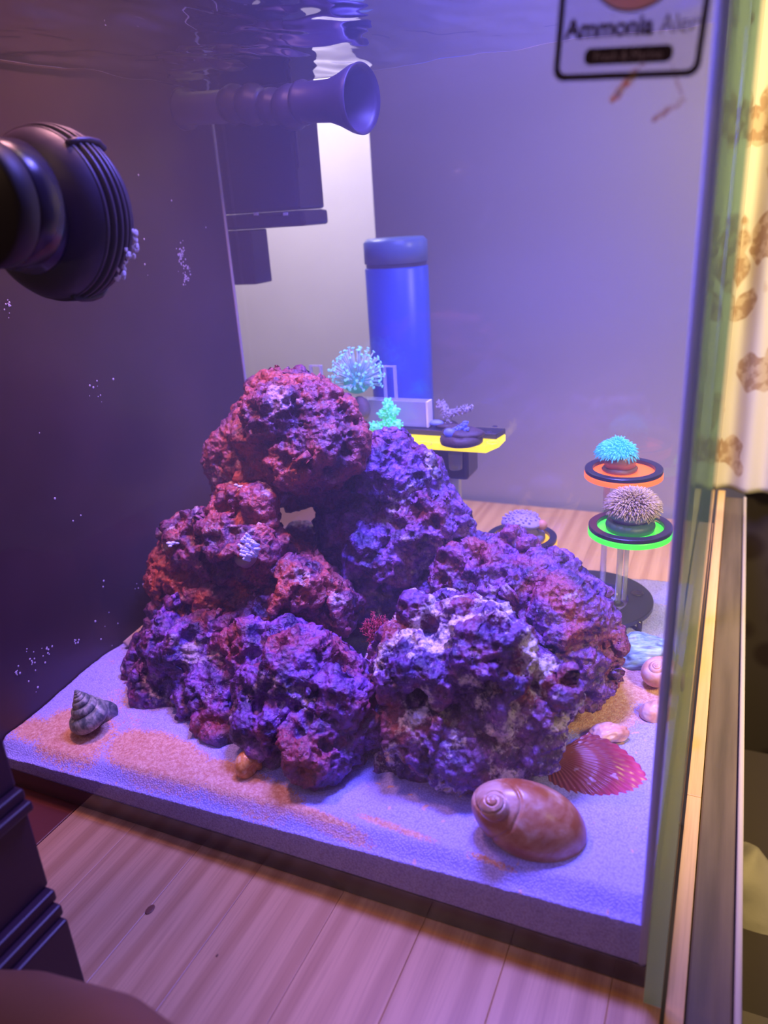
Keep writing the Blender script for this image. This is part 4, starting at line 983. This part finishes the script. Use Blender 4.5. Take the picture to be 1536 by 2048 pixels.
# ================================================================ STICKER ON THE FRONT GLASS
def sticker():
    Yp = YF-TH-.0007
    a, _ = onY(1106, 163, Yp); b, _ = onY(1398, 152, Yp); e1 = (b-a); Wd = e1.length; e1.normalize(); e2 = Vector((-e1.z, 0, e1.x)); nn = Vector((0, -1, 0))
    m = Matrix((e1, e2, nn)).transposed().to_4x4(); m.translation = a+e1*Wd/2
    e = empty('glass_sticker', (0, 0, 0), 'transparent square alert badge stuck at the top right of the front glass', 'sticker'); e.matrix_world = m
    dark = mat('print_dark', (.035, .018, .06), .6); H = Wd*1.15
    def rrect(w, h, r, cx, cy, n=10):
        P = []
        for qx, qy, a0 in ((1, 1, 0), (-1, 1, 90), (-1, -1, 180), (1, -1, 270)):
            for k in range(n+1): an = math.radians(a0+90*k/n); P.append((cx+qx*(w/2-r)+r*math.cos(an), cy+qy*(h/2-r)+r*math.sin(an)))
        return P
    def ring(name, Po, Pi, mt, z0=0, z1=.0003):
        bm = bmesh.new(); n = len(Po)
        A = [bm.verts.new((x, y, z0)) for x, y in Po]; B = [bm.verts.new((x, y, z1)) for x, y in Po]; 
        if Pi:
            C = [bm.verts.new((x, y, z1)) for x, y in Pi]; D = [bm.verts.new((x, y, z0)) for x, y in Pi]
            for k in range(n):
                k2 = (k+1) % n
                for p, q in ((A, B), (B, C), (C, D), (D, A)): bm.faces.new((p[k], p[k2], q[k2], q[k]))
        else:
            bm.faces.new(B); bm.faces.new(A[::-1])
            for k in range(n): k2 = (k+1) % n; bm.faces.new((A[k], A[k2], B[k2], B[k]))
        return obj(name, bm, mt, e)
    ring('film', rrect(Wd*1.02, H*1.02, Wd*.09, 0, H/2), None, glass_mat('film', (.97, .97, .97), 1.3, .05, (.6, .55, .55)), -.0004, -.0001)
    s = .041*Wd
    ring('printed_frame', rrect(Wd, H, Wd*.08, 0, H/2), rrect(Wd-2*s, H-2*s, Wd*.05, 0, H/2), dark)
    ring('printed_pill', rrect(Wd*.60, Wd*.105, Wd*.045, .01*Wd, Wd*.145), None, dark)
    cr = Wd*.33; cc = (.0, Wd*.73)
    circ = lambda r: [(cc[0]+r*math.cos(k*math.pi/36), cc[1]+r*math.sin(k*math.pi/36)) for k in range(72)]
    ring('disc_rim', circ(cr), circ(cr*.95), mat('print_grey', (.20, .18, .30), .6)); ring('indicator_disc', circ(cr*.945), None, glass_mat('indicator_peach', (1, .70, .55), 1.3, .35, (.9, .55, .45), .4))
    def text(body, size, x, y, mt, z=.0003, off=0, al='LEFT', sx=1):
        c = bpy.data.curves.new('lettering', 'FONT'); c.body = body; c.size = size; c.extrude = .00005; c.offset = off; c.align_x = al
        to = bpy.data.objects.new('lettering', c); COL.objects.link(to); dg = bpy.context.evaluated_depsgraph_get()
        me = bpy.data.meshes.new_from_object(to.evaluated_get(dg)); bpy.data.objects.remove(to); me.materials.clear(); me.materials.append(mt)
        o = bpy.data.objects.new('lettering', me); COL.objects.link(o); o.parent = e; o.location = (x, y, z); o.scale = (sx, 1, 1); return o
    text('Ammonia', Wd*.165, -Wd*.44, Wd*.265, mat('print_bold', (.06, .03, .09), .6), .0001, Wd*.006, sx=.93)
    text('Alert', Wd*.165, Wd*.20, Wd*.265, mat('print_light', (.20, .15, .24), .6), .0001, 0, sx=.85)
    text('Fresh & Marine', Wd*.075, .01*Wd, Wd*.118, mat('print_lilac', (.45, .38, .60), .6), .0004, 0, 'CENTER')
    text('Seachem', Wd*.075, 0, Wd*.49, dark, .0004, 0, 'CENTER')
sticker()
def streak(u0, v0, u1, v1, r, label, cols, seed):  # light reflections on the glass, modelled as tinted droplet lumps
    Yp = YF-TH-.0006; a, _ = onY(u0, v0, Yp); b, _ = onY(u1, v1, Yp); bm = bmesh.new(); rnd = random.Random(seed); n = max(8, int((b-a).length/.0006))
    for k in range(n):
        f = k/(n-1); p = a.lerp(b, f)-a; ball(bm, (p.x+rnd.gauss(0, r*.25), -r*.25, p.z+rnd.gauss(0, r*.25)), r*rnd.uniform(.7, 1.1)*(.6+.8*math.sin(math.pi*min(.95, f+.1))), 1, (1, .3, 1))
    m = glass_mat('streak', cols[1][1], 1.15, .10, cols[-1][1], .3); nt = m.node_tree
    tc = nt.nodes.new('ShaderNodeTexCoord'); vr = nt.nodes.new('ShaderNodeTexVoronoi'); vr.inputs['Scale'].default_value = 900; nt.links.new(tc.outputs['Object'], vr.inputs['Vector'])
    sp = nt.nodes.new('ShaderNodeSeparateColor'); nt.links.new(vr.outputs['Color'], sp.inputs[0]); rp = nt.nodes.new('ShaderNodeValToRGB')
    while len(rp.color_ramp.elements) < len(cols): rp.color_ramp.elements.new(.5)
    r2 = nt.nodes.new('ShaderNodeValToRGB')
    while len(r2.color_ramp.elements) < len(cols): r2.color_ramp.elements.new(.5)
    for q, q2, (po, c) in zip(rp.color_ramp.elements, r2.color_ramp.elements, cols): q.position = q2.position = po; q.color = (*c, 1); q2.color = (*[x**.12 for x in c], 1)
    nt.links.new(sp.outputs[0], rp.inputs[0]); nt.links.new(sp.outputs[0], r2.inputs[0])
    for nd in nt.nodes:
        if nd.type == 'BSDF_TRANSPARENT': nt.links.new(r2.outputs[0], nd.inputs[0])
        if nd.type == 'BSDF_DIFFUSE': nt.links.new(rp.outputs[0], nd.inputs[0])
    o = obj('reflection_streak', bm, m, None); o.location = a; tag(o, label, 'streak')
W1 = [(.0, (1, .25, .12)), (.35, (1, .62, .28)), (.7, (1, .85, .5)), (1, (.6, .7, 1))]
streak(1222, 204, 1286, 130, .0013, 'bright orange and yellow reflection streak slanting on the front glass below the badge', W1, 1)
streak(1302, 242, 1366, 203, .0009, 'fainter peach reflection streak on the front glass right of the bright one', [(0, (.8, .45, .38)), (1, (.85, .6, .42))], 2)
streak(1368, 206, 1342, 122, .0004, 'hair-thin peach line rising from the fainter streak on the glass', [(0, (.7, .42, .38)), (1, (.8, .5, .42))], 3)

# ================================================================ NEAR THINGS AT THE LEFT
M_maroon = mat('dark_maroon_paint', (.040, .012, .022), .45)
def plinth():
    e = empty('moulded_plinth', (-.34, .15, 0), 'dark maroon moulded furniture base standing close at the lower left', 'furniture')
    L = Vector((-.34, .15, 0))
    rows = [(0, .050, 158, 1980, 'foot_block'), ]
    prof = [(.0005, .050, -.2690, .184), (.0503, .0565, -.2725, .1855), (.0568, .063, -.2765, .187), (.0633, .110, -.2815, .188), (.1103, .1155, -.2775, .189), (.1158, .1215, -.2810, .189), (.1218, .150, -.2855, .189)]
    for z0, z1, xr, y1 in prof:
        boxo('foot_block' if z0 < .01 else 'moulding' if z1-z0 < .01 else 'panel', (-.42-L.x, .02-L.y, z0), (xr-L.x, y1-L.y, z1), M_maroon, e, .0012)
plinth()
def arm():
    bm = bmesh.new()
    P = [onY(-260, 2040, .125)[0], onY(40, 2080, .130)[0], onY(200, 2140, .120)[0], onY(380, 2260, .100)[0]]
    tube(bm, [Vector(p) for p in P], [.022, .025, .024, .018], 24)
    me = remeshed(bm, .003, 10)
    tag(link('rounded_armrest', me, mat('brown_wood', (.20, .085, .035), .5), None, True), 'blurred rounded brown wooden arm at the bottom left corner', 'armrest')
arm()
